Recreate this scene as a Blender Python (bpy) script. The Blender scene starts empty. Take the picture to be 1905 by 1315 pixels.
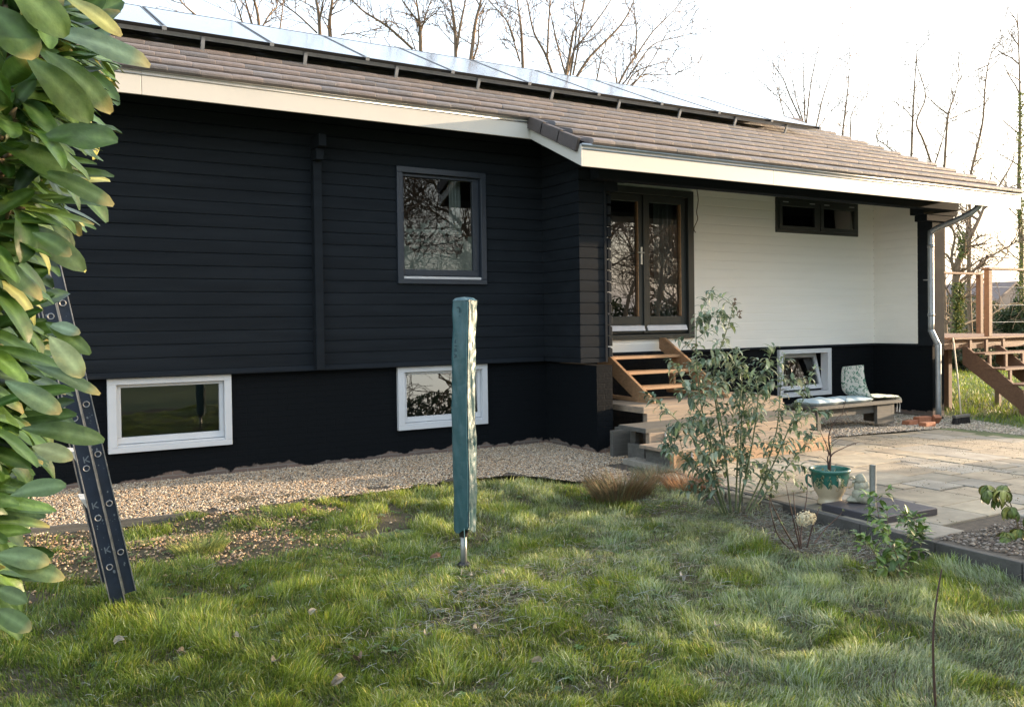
import bpy, math, random
import numpy as np
from mathutils import Vector, Matrix

SC = bpy.context.scene
COL = SC.collection
rad = math.radians

# ------------------------------------------------------------------ camera
F_PX, CX, CY, EYE = 1594.0, 952.7, 628.9, 1.6
YAW, PIT, ROL = rad(30.458), rad(0.996), rad(-0.781)
FW = Vector((math.sin(YAW)*math.cos(PIT), math.cos(YAW)*math.cos(PIT), -math.sin(PIT)))
RT0 = Vector((math.cos(YAW), -math.sin(YAW), 0)); UP0 = RT0.cross(FW)
RT = RT0*math.cos(ROL) + UP0*math.sin(ROL); UP = UP0*math.cos(ROL) - RT0*math.sin(ROL)
cam = bpy.data.objects.new('camera', bpy.data.cameras.new('camera')); COL.objects.link(cam)
m = Matrix((RT, UP, -FW)).transposed().to_4x4(); m.translation = (0, 0, EYE); cam.matrix_world = m
cam.data.sensor_width = 36.0; cam.data.lens = F_PX/1905*36.0
cam.data.shift_y = -(657.5-CY)/1905; cam.data.shift_x = -(CX-952.5)/1905
cam.data.clip_start = 0.05; cam.data.clip_end = 2000
SC.camera = cam

# ------------------------------------------------------------------ light
SUN_AZ, SUN_EL = rad(98.5), rad(7.0)          # azimuth from +Y towards +X
w = bpy.data.worlds.new('World'); SC.world = w; w.use_nodes = True
nt = w.node_tree; bg = nt.nodes['Background']
sky = nt.nodes.new('ShaderNodeTexSky'); sky.sky_type = 'NISHITA'; sky.sun_disc = False
sky.sun_elevation = SUN_EL; sky.sun_rotation = SUN_AZ
sky.air_density = 1.0; sky.dust_density = 4.0; sky.ozone_density = 1.0
# thin bright haze veil over the whole sky
veil = nt.nodes.new('ShaderNodeMix'); veil.data_type = 'RGBA'; veil.blend_type = 'ADD'; veil.inputs[0].default_value = 1.0
dim = nt.nodes.new('ShaderNodeMix'); dim.data_type = 'RGBA'; dim.blend_type = 'MULTIPLY'; dim.inputs[0].default_value = 1.0; dim.inputs[7].default_value = (.6, .6, .6, 1)
nt.links.new(sky.outputs[0], dim.inputs[6]); nt.links.new(dim.outputs[2], veil.inputs[6]); veil.inputs[7].default_value = (1.30, 1.42, 1.60, 1)
nt.links.new(veil.outputs[2], bg.inputs[0]); bg.inputs[1].default_value = 0.15
sd = bpy.data.lights.new('sun', 'SUN'); sd.energy = 3.1; sd.angle = rad(0.6); sd.color = (1.0, 0.76, 0.52)
sun = bpy.data.objects.new('sun', sd); COL.objects.link(sun)
to_sun = Vector((math.sin(SUN_AZ)*math.cos(SUN_EL), math.cos(SUN_AZ)*math.cos(SUN_EL), math.sin(SUN_EL)))
sun.rotation_euler = to_sun.to_track_quat('Z', 'Y').to_euler(); sun.location = (30, 0, 20)
SC.view_settings.view_transform = 'Standard'; SC.view_settings.look = 'None'
SC.view_settings.exposure = 2.38; SC.view_settings.gamma = 1.0

# ------------------------------------------------------------------ measuring helpers
def ray(u, v): return FW*F_PX + RT*(u-CX) - UP*(v-CY)
EYEV = Vector((0, 0, EYE))
def atY(u, v, Y): d = ray(u, v); return EYEV + d*(Y/d.y)
def atX(u, v, X): d = ray(u, v); return EYEV + d*(X/d.x)
def atZ(u, v, Z): d = ray(u, v); return EYEV + d*((Z-EYE)/d.z)
def atD(u, v, D): d = ray(u, v).normalized(); return EYEV + d*D

# ------------------------------------------------------------------ materials
def mat(name, col=(.5, .5, .5), rough=.6, spec=.5, metal=0.0, noise=0.0, nscale=8.0, col2=None, bump=0.0, bscale=40.0,
        stretch=(1, 1, 1), attr=None, transl=0.0, coat=0.0, edge=None):
    mt = bpy.data.materials.new(name); mt.use_nodes = True
    n, l = mt.node_tree.nodes, mt.node_tree.links
    b = n['Principled BSDF']; b.inputs['Roughness'].default_value = rough
    b.inputs['Specular IOR Level'].default_value = spec; b.inputs['Metallic'].default_value = metal
    b.inputs['Base Color'].default_value = (*col, 1)
    if coat: b.inputs['Coat Weight'].default_value = coat; b.inputs['Coat Roughness'].default_value = .15
    tc = n.new('ShaderNodeTexCoord'); mp = n.new('ShaderNodeMapping'); mp.inputs['Scale'].default_value = stretch
    l.new(tc.outputs['Object'], mp.inputs[0])
    colout = None
    if attr:
        a = n.new('ShaderNodeAttribute'); a.attribute_name = attr; colout = a.outputs['Color']
    if noise:
        t = n.new('ShaderNodeTexNoise'); t.inputs['Scale'].default_value = nscale; t.inputs['Detail'].default_value = 6
        t.inputs['Roughness'].default_value = .65
        l.new(mp.outputs[0], t.inputs['Vector'])
        r = n.new('ShaderNodeValToRGB'); r.color_ramp.elements[0].position = .3; r.color_ramp.elements[1].position = .7
        if attr:
            r.color_ramp.elements[0].color = (1-noise, 1-noise, 1-noise, 1); r.color_ramp.elements[1].color = (1+noise, 1+noise, 1+noise, 1)
            mx = n.new('ShaderNodeMix'); mx.data_type = 'RGBA'; mx.blend_type = 'MULTIPLY'; mx.inputs[0].default_value = 1
            l.new(colout, mx.inputs[6]); l.new(r.outputs[0], mx.inputs[7]); l.new(t.outputs[0], r.inputs[0]); colout = mx.outputs[2]
        else:
            c2 = col2 or tuple(c*(1-noise) for c in col)
            r.color_ramp.elements[0].color = (*c2, 1); r.color_ramp.elements[1].color = (*col, 1)
            l.new(t.outputs[0], r.inputs[0]); colout = r.outputs[0]
        rr = n.new('ShaderNodeMapRange'); rr.inputs[3].default_value = max(0, rough-.12); rr.inputs[4].default_value = min(1, rough+.12)
        l.new(t.outputs[0], rr.inputs[0]); l.new(rr.outputs[0], b.inputs['Roughness'])
    if colout is not None: l.new(colout, b.inputs['Base Color'])
    if bump:
        t2 = n.new('ShaderNodeTexNoise'); t2.inputs['Scale'].default_value = bscale; t2.inputs['Detail'].default_value = 5
        l.new(mp.outputs[0], t2.inputs['Vector'])
        bp = n.new('ShaderNodeBump'); bp.inputs['Strength'].default_value = min(1, bump); bp.inputs['Distance'].default_value = .01
        l.new(t2.outputs[0], bp.inputs['Height']); l.new(bp.outputs[0], b.inputs['Normal'])
    if transl:
        out = n['Material Output']; tr = n.new('ShaderNodeBsdfTranslucent'); ms = n.new('ShaderNodeMixShader'); ms.inputs[0].default_value = transl
        if colout is not None: l.new(colout, tr.inputs[0])
        else: tr.inputs[0].default_value = (*col, 1)
        l.new(b.outputs[0], ms.inputs[1]); l.new(tr.outputs[0], ms.inputs[2]); l.new(ms.outputs[0], out.inputs[0])
    return mt

def glass_mat(name, ior=1.9, tint=(.85, .9, .88)):
    mt = bpy.data.materials.new(name); mt.use_nodes = True
    n, l = mt.node_tree.nodes, mt.node_tree.links
    n.remove(n['Principled BSDF'])
    tr = n.new('ShaderNodeBsdfTransparent'); tr.inputs[0].default_value = (*tint, 1)
    g = n.new('ShaderNodeBsdfGlossy'); g.inputs['Roughness'].default_value = 0.0
    tx = n.new('ShaderNodeTexNoise'); tx.inputs['Scale'].default_value = 2.2; tx.inputs['Detail'].default_value = 1
    bp = n.new('ShaderNodeBump'); bp.inputs['Strength'].default_value = .02; bp.inputs['Distance'].default_value = .01
    l.new(tx.outputs[0], bp.inputs['Height']); l.new(bp.outputs[0], g.inputs['Normal'])
    fr = n.new('ShaderNodeFresnel'); fr.inputs[0].default_value = ior
    ms = n.new('ShaderNodeMixShader'); l.new(fr.outputs[0], ms.inputs[0]); l.new(tr.outputs[0], ms.inputs[1]); l.new(g.outputs[0], ms.inputs[2])
    l.new(ms.outputs[0], n['Material Output'].inputs[0])
    return mt

M = {}
M['black'] = mat('black_paint', (.0195, .0235, .0285), .8, .05, noise=.35, nscale=3, bump=.18, bscale=60, stretch=(.25, 1, 3))
M['white'] = mat('white_paint', (.88, .86, .80), .45, noise=.06, nscale=2, bump=.05, bscale=50, stretch=(.25, 1, 3))
M['fascia'] = mat('fascia_paint', (.58, .55, .49), .5, noise=.07, nscale=1.3, bump=.04, bscale=20)
M['winwhite'] = mat('window_white', (.62, .64, .66), .4, noise=.06, nscale=6)
M['frame'] = mat('frame_grey', (.036, .040, .038), .4, noise=.2, nscale=5)
M['framenavy'] = mat('frame_navy', (.028, .036, .050), .38, noise=.2, nscale=5)
M['alu'] = mat('aluminium', (.62, .63, .65), .35, metal=.4, noise=.1, nscale=12)
M['zinc'] = mat('zinc', (.42, .44, .46), .38, metal=.55, noise=.3, nscale=7)
M['glass'] = glass_mat('window_glass', 2.1)
M['glasssoft'] = glass_mat('clear_glass', 1.9)
M['glassdoor'] = glass_mat('door_glass', 2.9)
M['room'] = mat('room_wall', (.16, .15, .14), .9)
M['curtain'] = mat('curtain_cloth', (.62, .66, .64), .9, noise=.15, nscale=6, stretch=(20, 20, .5), transl=.3)
M['cutout'] = mat('cutout_dark', (.012, .014, .014), .8)
M['film'] = mat('frosted_film', (.36, .40, .37), .6, noise=.1, nscale=3, transl=.1)
M['tile'] = mat('roof_tile', attr='Col', rough=.62, noise=.16, nscale=14, bump=.35, bscale=90)
M['panelglass'] = mat('panel_glass', (.012, .016, .03), .07, .9, noise=.2, nscale=3, coat=.6)
M['panelframe'] = mat('panel_frame', (.02, .02, .02), .4, metal=.6)
M['timber'] = mat('new_timber', (.46, .27, .14), .6, noise=.45, nscale=5, bump=.2, bscale=30, stretch=(.4, 4, 8))
M['oldtimber'] = mat('old_timber', (.42, .31, .21), .75, noise=.5, nscale=4, col2=(.19, .16, .13), bump=.4, bscale=25, stretch=(.3, 3, 8))
M['greytimber'] = mat('grey_timber', (.13, .125, .11), .8, noise=.45, nscale=5, bump=.4, bscale=30, stretch=(.3, 3, 8))
M['decktimber'] = mat('deck_timber', (.20, .105, .06), .7, noise=.4, nscale=5, bump=.3, bscale=25, stretch=(.4, 4, 6))
M['bark'] = mat('bark', (.27, .19, .12), .9, noise=.55, nscale=9, bump=.8, bscale=25, stretch=(2, 2, .5))
M['twig'] = mat('twig', (.21, .14, .09), .85, noise=.4, nscale=20)
M['darkstem'] = mat('dark_stem', (.07, .035, .025), .7, noise=.4, nscale=25)
M['stem'] = mat('stem', (.20, .15, .09), .8, noise=.4, nscale=25)
M['greenstem'] = mat('green_stem', (.14, .17, .08), .7, noise=.3, nscale=25)
M['leafgloss'] = mat('glossy_leaf', attr='Col', rough=.40, spec=.36, noise=.3, nscale=45, transl=.08, bump=.15, bscale=60)
M['leafdull'] = mat('dull_leaf', attr='Col', rough=.6, spec=.35, noise=.15, nscale=40, transl=.28)
M['grass'] = mat('grass_blade', attr='Col', rough=.5, spec=.35, transl=.38)
M['dryleaf'] = mat('dry_leaf', attr='Col', rough=.75, noise=.25, nscale=60, transl=.2)
M['pebble'] = mat('pebble', attr='Col', rough=.75, spec=.35, noise=.15, nscale=60)
M['slab'] = mat('sandstone', attr='Col', rough=.8, noise=.32, nscale=3.5, bump=.4, bscale=25)
M['concrete'] = mat('concrete', (.10, .095, .085), .9, noise=.45, nscale=7, bump=.6, bscale=40)
M['soil'] = mat('soil', (.11, .09, .068), .95, noise=.55, nscale=18, bump=1, bscale=60)
M['lawnsoil'] = mat('lawn_soil', (.085, .070, .038), .95, noise=.6, nscale=9, bump=1, bscale=60)
M['field'] = mat('field', (.10, .14, .05), .95, noise=.5, nscale=2, bump=1, bscale=20)
M['cover'] = mat('teal_cover', (.022, .086, .098), .42, .6, noise=.25, nscale=5, bump=.5, bscale=14)
M['zip'] = mat('zip_tape', (.10, .20, .20), .6)
M['darkzip'] = mat('dark_zip', (.015, .04, .05), .5)
M['print'] = mat('dark_print', (.006, .03, .042), .6)
M['steel'] = mat('steel_tube', (.34, .35, .33), .4, metal=.5, noise=.35, nscale=12)
M['plastic'] = mat('black_plastic', (.014, .014, .015), .4)
M['navymetal'] = mat('navy_ladder', (.012, .022, .045), .42, noise=.4, nscale=12, bump=.1)
M['spatter'] = mat('paint_spatter', (.13, .15, .17), .6)
M['ladderedge'] = mat('ladder_worn_edge', (.33, .33, .33), .4, metal=.6, noise=.5, nscale=20)
M['whitecap'] = mat('white_cap', (.6, .6, .57), .5)
M['potcream'] = mat('pot_glaze', (.62, .52, .36), .22, coat=.4, noise=.2, nscale=6)
M['potgreen'] = mat('pot_green_glaze', (.035, .17, .125), .22, coat=.5, noise=.35, nscale=9)
M['granite'] = mat('dark_slab', (.055, .052, .062), .45, noise=.25, nscale=40)
M['stone'] = mat('pale_stone', (.42, .41, .31), .85, noise=.5, nscale=14, bump=.8, bscale=40)
M['cushion'] = mat('pale_cushion', (.52, .62, .64), .85, noise=.12, nscale=5, bump=.2)
M['clay'] = mat('terracotta', (.42, .17, .09), .85, noise=.4, nscale=14, bump=.5)
M['bristle'] = mat('bristle', (.03, .026, .024), .9, noise=.5, nscale=60, bump=1, bscale=120, stretch=(4, 4, .3))
M['handle'] = mat('broom_handle', (.50, .42, .30), .6, noise=.3, nscale=10, stretch=(1, 1, .2))
M['brass'] = mat('handle_metal', (.68, .66, .60), .3, metal=.7)
M['hydr'] = mat('dead_flower', (.62, .58, .42), .8, noise=.3, nscale=60, transl=.3)
M['farwall'] = mat('far_wall', (.42, .32, .26), .9, noise=.3, nscale=3)
M['farroof'] = mat('far_roof', (.22, .17, .15), .85, noise=.3, nscale=3)
M['farwhite'] = mat('far_white', (.7, .7, .68), .8, noise=.1, nscale=3)

def floral():
    mt = mat('floral_cloth', (.72, .72, .66), .85)
    n, l = mt.node_tree.nodes, mt.node_tree.links
    tc = n.new('ShaderNodeTexCoord')
    v = n.new('ShaderNodeTexNoise'); v.inputs['Scale'].default_value = 22; v.inputs['Detail'].default_value = 2.5
    v2 = n.new('ShaderNodeTexNoise'); v2.inputs['Scale'].default_value = 7; v2.inputs['Detail'].default_value = 1
    l.new(tc.outputs['Object'], v.inputs[0]); l.new(tc.outputs['Object'], v2.inputs[0])
    r = n.new('ShaderNodeValToRGB'); r.color_ramp.interpolation = 'CONSTANT'
    e = r.color_ramp.elements; e[0].position = 0; e[0].color = (.72, .72, .66, 1); e[1].position = .54; e[1].color = (.16, .36, .26, 1)
    x = e.new(.60); x.color = (.05, .12, .08, 1); x = e.new(.66); x.color = (.72, .72, .66, 1)
    l.new(v.outputs[0], r.inputs[0]); l.new(r.outputs[0], n['Principled BSDF'].inputs['Base Color'])
    return mt
M['floral'] = floral()

def brick_mat():
    """black-painted brick with bare brown brick below a ragged paint line"""
    mt = bpy.data.materials.new('painted_brick'); mt.use_nodes = True
    n, l = mt.node_tree.nodes, mt.node_tree.links; b = n['Principled BSDF']
    tc = n.new('ShaderNodeTexCoord'); sx = n.new('ShaderNodeSeparateXYZ'); l.new(tc.outputs['Object'], sx.inputs[0])
    ad = n.new('ShaderNodeMath'); ad.operation = 'ADD'; l.new(sx.outputs[0], ad.inputs[0]); l.new(sx.outputs[1], ad.inputs[1])
    cb = n.new('ShaderNodeCombineXYZ'); l.new(ad.outputs[0], cb.inputs[0]); l.new(sx.outputs[2], cb.inputs[1])
    br = n.new('ShaderNodeTexBrick'); br.inputs['Scale'].default_value = 1.0; br.inputs['Brick Width'].default_value = .22
    br.inputs['Row Height'].default_value = .066; br.inputs['Mortar Size'].default_value = .006; br.inputs['Mortar Smooth'].default_value = .4
    br.inputs['Color1'].default_value = (.19, .135, .11, 1); br.inputs['Color2'].default_value = (.13, .105, .09, 1); br.inputs['Mortar'].default_value = (.2, .18, .16, 1)
    l.new(cb.outputs[0], br.inputs['Vector'])
    nz = n.new('ShaderNodeTexNoise'); nz.inputs['Scale'].default_value = 3.5; nz.inputs['Detail'].default_value = 7; l.new(cb.outputs[0], nz.inputs['Vector'])
    ma = n.new('ShaderNodeMath'); ma.operation = 'MULTIPLY_ADD'; ma.inputs[1].default_value = -.30; ma.inputs[2].default_value = .082
    l.new(nz.outputs[0], ma.inputs[0])
    s = n.new('ShaderNodeMath'); s.operation = 'ADD'; l.new(sx.outputs[2], s.inputs[0]); l.new(ma.outputs[0], s.inputs[1])
    st = n.new('ShaderNodeMapRange'); st.inputs[1].default_value = -.006; st.inputs[2].default_value = .006; l.new(s.outputs[0], st.inputs[0])
    mx = n.new('ShaderNodeMix'); mx.data_type = 'RGBA'; l.new(st.outputs[0], mx.inputs[0]); l.new(br.outputs['Color'], mx.inputs[6])
    mx.inputs[7].default_value = (.0066, .0082, .0100, 1); l.new(mx.outputs[2], b.inputs['Base Color'])
    b.inputs['Roughness'].default_value = .8; b.inputs['Specular IOR Level'].default_value = .06
    bp = n.new('ShaderNodeBump'); bp.inputs['Strength'].default_value = .55; bp.inputs['Distance'].default_value = .01; bp.invert = True
    n2 = n.new('ShaderNodeTexNoise'); n2.inputs['Scale'].default_value = 40; l.new(tc.outputs['Object'], n2.inputs[0])
    a2 = n.new('ShaderNodeMath'); a2.operation = 'MULTIPLY_ADD'; a2.inputs[1].default_value = -.6
    l.new(n2.outputs[0], a2.inputs[0]); l.new(br.outputs['Fac'], a2.inputs[2])
    l.new(a2.outputs[0], bp.inputs['Height']); l.new(bp.outputs[0], b.inputs['Normal'])
    return mt
M['brick'] = brick_mat()

# ------------------------------------------------------------------ mesh builder
ORG = {}
class MB:
    def __init__(s): s.v = []; s.f = []; s.c = []; s.mi = []
    def add(s, vs, fs, col=None, mi=0):
        o = len(s.v); s.v.extend([tuple(p) for p in vs])
        for f in fs: s.f.append(tuple(i+o for i in f)); s.mi.append(mi)
        s.c.extend([col or (1, 1, 1)]*len(vs))
    def box(s, x0, x1, y0, y1, z0, z1, col=None, mi=0, mtx=None):
        vs = [Vector((x, y, z)) for z in (z0, z1) for y in (y0, y1) for x in (x0, x1)]
        if mtx is not None: vs = [mtx @ p for p in vs]
        s.add(vs, [(0, 2, 3, 1), (4, 5, 7, 6), (0, 1, 5, 4), (2, 6, 7, 3), (0, 4, 6, 2), (1, 3, 7, 5)], col, mi)
    def rbox(s, x0, x1, y0, y1, z0, z1, r=.01, **k):
        """box with the 4 top + 4 vertical edges chamfered"""
        vs = []
        for (z, i) in ((z0, 0), (z1-r, 0), (z1, r)):
            a, b, c, d = x0+i, x1-i, y0+i, y1-i
            vs += [(a+r, c, z), (b-r, c, z), (b, c+r, z), (b, d-r, z), (b-r, d, z), (a+r, d, z), (a, d-r, z), (a, c+r, z)]
        fs = [tuple(range(7, -1, -1)), tuple(range(16, 24))]
        for L in (0, 8):
            for i in range(8): j = (i+1) % 8; fs.append((L+i, L+j, L+8+j, L+8+i))
        mtx = k.pop('mtx', None)
        vs = [Vector(p) for p in vs]
        if mtx is not None: vs = [mtx @ p for p in vs]
        s.add(vs, fs, **k)
    def beam(s, p, q, w_, h_, col=None, mi=0, up=Vector((0, 0, 1))):
        p, q = Vector(p), Vector(q); d = (q-p); L = d.length; d.normalize()
        a = d.cross(up)
        if a.length < 1e-4: a = d.cross(Vector((0, 1, 0)))
        a.normalize(); b = a.cross(d)
        m_ = Matrix((d, a, b)).transposed().to_4x4(); m_.translation = p
        s.box(0, L, -w_/2, w_/2, -h_/2, h_/2, col, mi, m_)
    def tube(s, pts, rr, n=6, col=None, cap=True, mi=0):
        pts = [Vector(p) for p in pts]; k = len(pts)
        if not hasattr(rr, '__len__'): rr = [rr]*k
        t = (pts[1]-pts[0]).normalized(); a = t.cross(Vector((0, 0, 1)))
        if a.length < .05: a = t.cross(Vector((1, 0, 0)))
        a.normalize(); vs = []
        for i in range(k):
            t = (pts[min(i+1, k-1)]-pts[max(i-1, 0)])
            if t.length < 1e-9: t = Vector((0, 0, 1))
            t.normalize(); a = (a - t*a.dot(t))
            if a.length < 1e-5: a = t.orthogonal()
            a.normalize(); b = t.cross(a)
            for j in range(n):
                th = 2*math.pi*j/n; vs.append(pts[i]+(a*math.cos(th)+b*math.sin(th))*rr[i])
        fs = []
        for i in range(k-1):
            for j in range(n):
                j2 = (j+1) % n; fs.append((i*n+j, i*n+j2, (i+1)*n+j2, (i+1)*n+j))
        if cap: fs.append(tuple(range(n-1, -1, -1))); fs.append(tuple(range((k-1)*n, k*n)))
        s.add(vs, fs, col, mi)
    def lathe(s, prof, c, n=32, col=None, mi=0, fn=None):
        c = Vector(c); vs = []
        for (r, z) in prof:
            for j in range(n):
                th = 2*math.pi*j/n; vs.append(c+Vector((r*math.cos(th), r*math.sin(th), z)))
        fs = []
        for i in range(len(prof)-1):
            for j in range(n):
                j2 = (j+1) % n; fs.append((i*n+j, i*n+j2, (i+1)*n+j2, (i+1)*n+j))
        s.add(vs, fs, col, mi)
    def prism(s, poly, a0, a1, axis='x', **k):
        """polygon (2-D) extruded along an axis; poly coords are the other two axes in order"""
        def P(p, a): return {'x': (a, p[0], p[1]), 'y': (p[0], a, p[1]), 'z': (p[0], p[1], a)}[axis]
        n = len(poly); vs = [P(p, a0) for p in poly]+[P(p, a1) for p in poly]
        fs = [tuple(range(n-1, -1, -1)), tuple(range(n, 2*n))]+[(i, (i+1) % n, n+(i+1) % n, n+i) for i in range(n)]
        s.add(vs, fs, **k)
    def grid(s, P, col=None, mi=0):
        """P: 2-D list of points"""
        R, C = len(P), len(P[0]); vs = [p for row in P for p in row]
        fs = [(i*C+j, i*C+j+1, (i+1)*C+j+1, (i+1)*C+j) for i in range(R-1) for j in range(C-1)]
        s.add(vs, fs, col, mi)
    def build(s, name, mats, parent=None, loc=None, smooth=False, bevel=0, cols=False):
        org = Vector(loc) if loc is not None else (ORG[parent.name] if parent else Vector((0, 0, 0)))
        me = bpy.data.meshes.new(name)
        me.from_pydata([(Vector(p)-org) for p in s.v], [], s.f)
        if not isinstance(mats, (list, tuple)): mats = [mats]
        for q in mats: me.materials.append(q)
        if len(mats) > 1: me.polygons.foreach_set('material_index', s.mi)
        if smooth: me.polygons.foreach_set('use_smooth', [True]*len(s.f))
        if cols:
            ca = me.color_attributes.new('Col', 'FLOAT_COLOR', 'POINT')
            ca.data.foreach_set('color', np.c_[np.array(s.c, dtype=np.float32), np.ones(len(s.v), dtype=np.float32)].ravel())
        me.update()
        o = bpy.data.objects.new(name, me); COL.objects.link(o)
        if parent: o.parent = parent; ORG[o.name] = ORG[parent.name]
        else: o.location = org; ORG[o.name] = org
        if bevel:
            bv = o.modifiers.new('bevel', 'BEVEL'); bv.width = bevel; bv.segments = 2; bv.limit_method = 'ANGLE'
        return o

def npmesh(name, V, Fq, cols, material, parent=None, smooth=False):
    """fast mesh from arrays: V (n,3), Fq list of (m,k) face arrays"""
    me = bpy.data.meshes.new(name); me.vertices.add(len(V)); me.vertices.foreach_set('co', V.astype(np.float32).ravel())
    loops = np.concatenate([f.ravel() for f in Fq]); tot = np.concatenate([np.full(len(f), f.shape[1]) for f in Fq])
    st = np.concatenate([[0], np.cumsum(tot)[:-1]])
    me.loops.add(len(loops)); me.loops.foreach_set('vertex_index', loops.astype(np.int32))
    me.polygons.add(len(tot)); me.polygons.foreach_set('loop_start', st.astype(np.int32)); me.polygons.foreach_set('loop_total', tot.astype(np.int32))
    if smooth: me.polygons.foreach_set('use_smooth', np.ones(len(tot), dtype=bool))
    me.update(calc_edges=True)
    if cols is not None:
        ca = me.color_attributes.new('Col', 'FLOAT_COLOR', 'POINT')
        ca.data.foreach_set('color', np.c_[cols, np.ones(len(V))].astype(np.float32).ravel())
    me.materials.append(material)
    o = bpy.data.objects.new(name, me); COL.objects.link(o)
    if parent: o.parent = parent; o.location = -ORG[parent.name]; ORG[o.name] = ORG[parent.name]
    return o

def thing(name, label, cat, loc, group=None):
    o = bpy.data.objects.new(name, None); COL.objects.link(o); o.location = loc; o.empty_display_size = .1
    o['label'] = label; o['category'] = cat
    if group: o['group'] = group
    ORG[o.name] = Vector(loc); return o
def tag(o, label, cat, group=None):
    o['label'] = label; o['category'] = cat
    if group: o['group'] = group
    return o
def kind(o, k, label=None, cat=None):
    o['kind'] = k
    if label: o['label'] = label
    if cat: o['category'] = cat
    return o
def dup(root, loc, rotz=0, scale=1.0, label=None):
    r = root.copy(); COL.objects.link(r); r.location = loc; r.rotation_euler = (0, 0, rotz); r.scale = (scale,)*3
    if label: r['label'] = label
    for ch in list(root.children):
        c = ch.copy(); COL.objects.link(c); c.parent = r
        for g in list(ch.children):
            d = g.copy(); COL.objects.link(d); d.parent = c
    return r

RNG = np.random.default_rng(7)
def vnoise(x, y, scale, seed):
    """value noise 0..1 on arrays"""
    r = np.random.default_rng(seed); T = r.random((64, 64)); x = np.asarray(x)/scale+100; y = np.asarray(y)/scale+100
    xi = np.floor(x).astype(int); yi = np.floor(y).astype(int); fx = x-xi; fy = y-yi
    fx = fx*fx*(3-2*fx); fy = fy*fy*(3-2*fy); g = lambda a, b: T[a % 64, b % 64]
    return (g(xi, yi)*(1-fx)+g(xi+1, yi)*fx)*(1-fy)+(g(xi, yi+1)*(1-fx)+g(xi+1, yi+1)*fx)*fy

# ================================================================== SETTING
YW = 9.44            # main log wall
YB = 9.70            # porch back wall
YF, YP = 8.75, 7.70  # fascia planes: main eave, porch eave
TP = math.tan(rad(24.4)); CP = math.cos(rad(24.4)); SP = math.sin(rad(24.4))
def roofz(y): return 4.03+(y-YF)*TP

def ground_h(x, y):
    return .07*(vnoise(x, y, .42, 3)-.5)+.05*(vnoise(x, y, 1.1, 4)-.5)
def lawn_edge(x):   # y of the lawn / gravel border for a given x
    xs = [-4, -.1, .47, 1.19, 2.46, 3.91, 4.56, 4.8, 5.6]; ys = [7.66, 7.66, 7.63, 7.6, 7.66, 7.8, 7.72, 7.1, 6.2]
    return np.interp(x, xs, ys)
# far ground
mb = MB(); mb.add([(-300, -300, -.03), (300, -300, -.03), (300, 400, -.03), (-300, 400, -.03)], [(0, 1, 2, 3)])
kind(mb.build('ground', M['field']), 'structure', 'wide grassy ground around the house')
# lawn surface
gx = np.arange(-3.5, 5.65, .06); gy = np.arange(1.0, 8.2, .06)
X, Y = np.meshgrid(gx, gy); Z = ground_h(X, Y)-.005
V = np.c_[X.ravel(), Y.ravel(), Z.ravel()]; nx = len(gx)
I = np.arange(len(gx)*len(gy)).reshape(len(gy), nx)
Fq = np.stack([I[:-1, :-1], I[:-1, 1:], I[1:, 1:], I[1:, :-1]], -1).reshape(-1, 4)
o = npmesh('lawn', V, [Fq], None, M['lawnsoil'], smooth=True); kind(o, 'structure', 'uneven lawn in front of the house')
# gravel bed
mb = MB()
gxs = np.linspace(-4, 6.4, 60)
mb.grid([[(x, lawn_edge(x)-.05+(9.6-lawn_edge(x)+.05)*t, .018) for x in gxs] for t in (0, .5, 1)])
mb.box(6.4, 7.2, 7.0, 9.8, -.05, .018)
o = mb.build('gravel_bed', M['soil']); kind(o, 'structure', 'gravel strip along the foot of the black wall')
def gz(x): return float(np.interp(x, [6.9, 9, 10.5, 12, 14], [.045, .04, .01, -.04, -.05]))
mb = MB(); mb.grid([[(x, y, gz(x)) for x in (6.9, 9, 10.5, 12, 13.06)] for y in (7.62, 9.75)])
mb.add([(11.9, 4.5, -.04), (11.58, 4.5, -.04), (13.3, 8.5, -.045), (13.06, 8.62, -.045), (11.9, 7.62, -.04)], [(1, 2, 3, 4, 0)])
o = mb.build('side_gravel_bed', M['soil']); kind(o, 'structure', 'gravel under the bench and the downpipe')
mb = MB(); mb.box(5.45, 8.0, 1.5, 3.62, -.05, .07)
o = mb.build('planting_bed', M['soil']); kind(o, 'structure', 'planting bed cut out of the patio corner')

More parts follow.
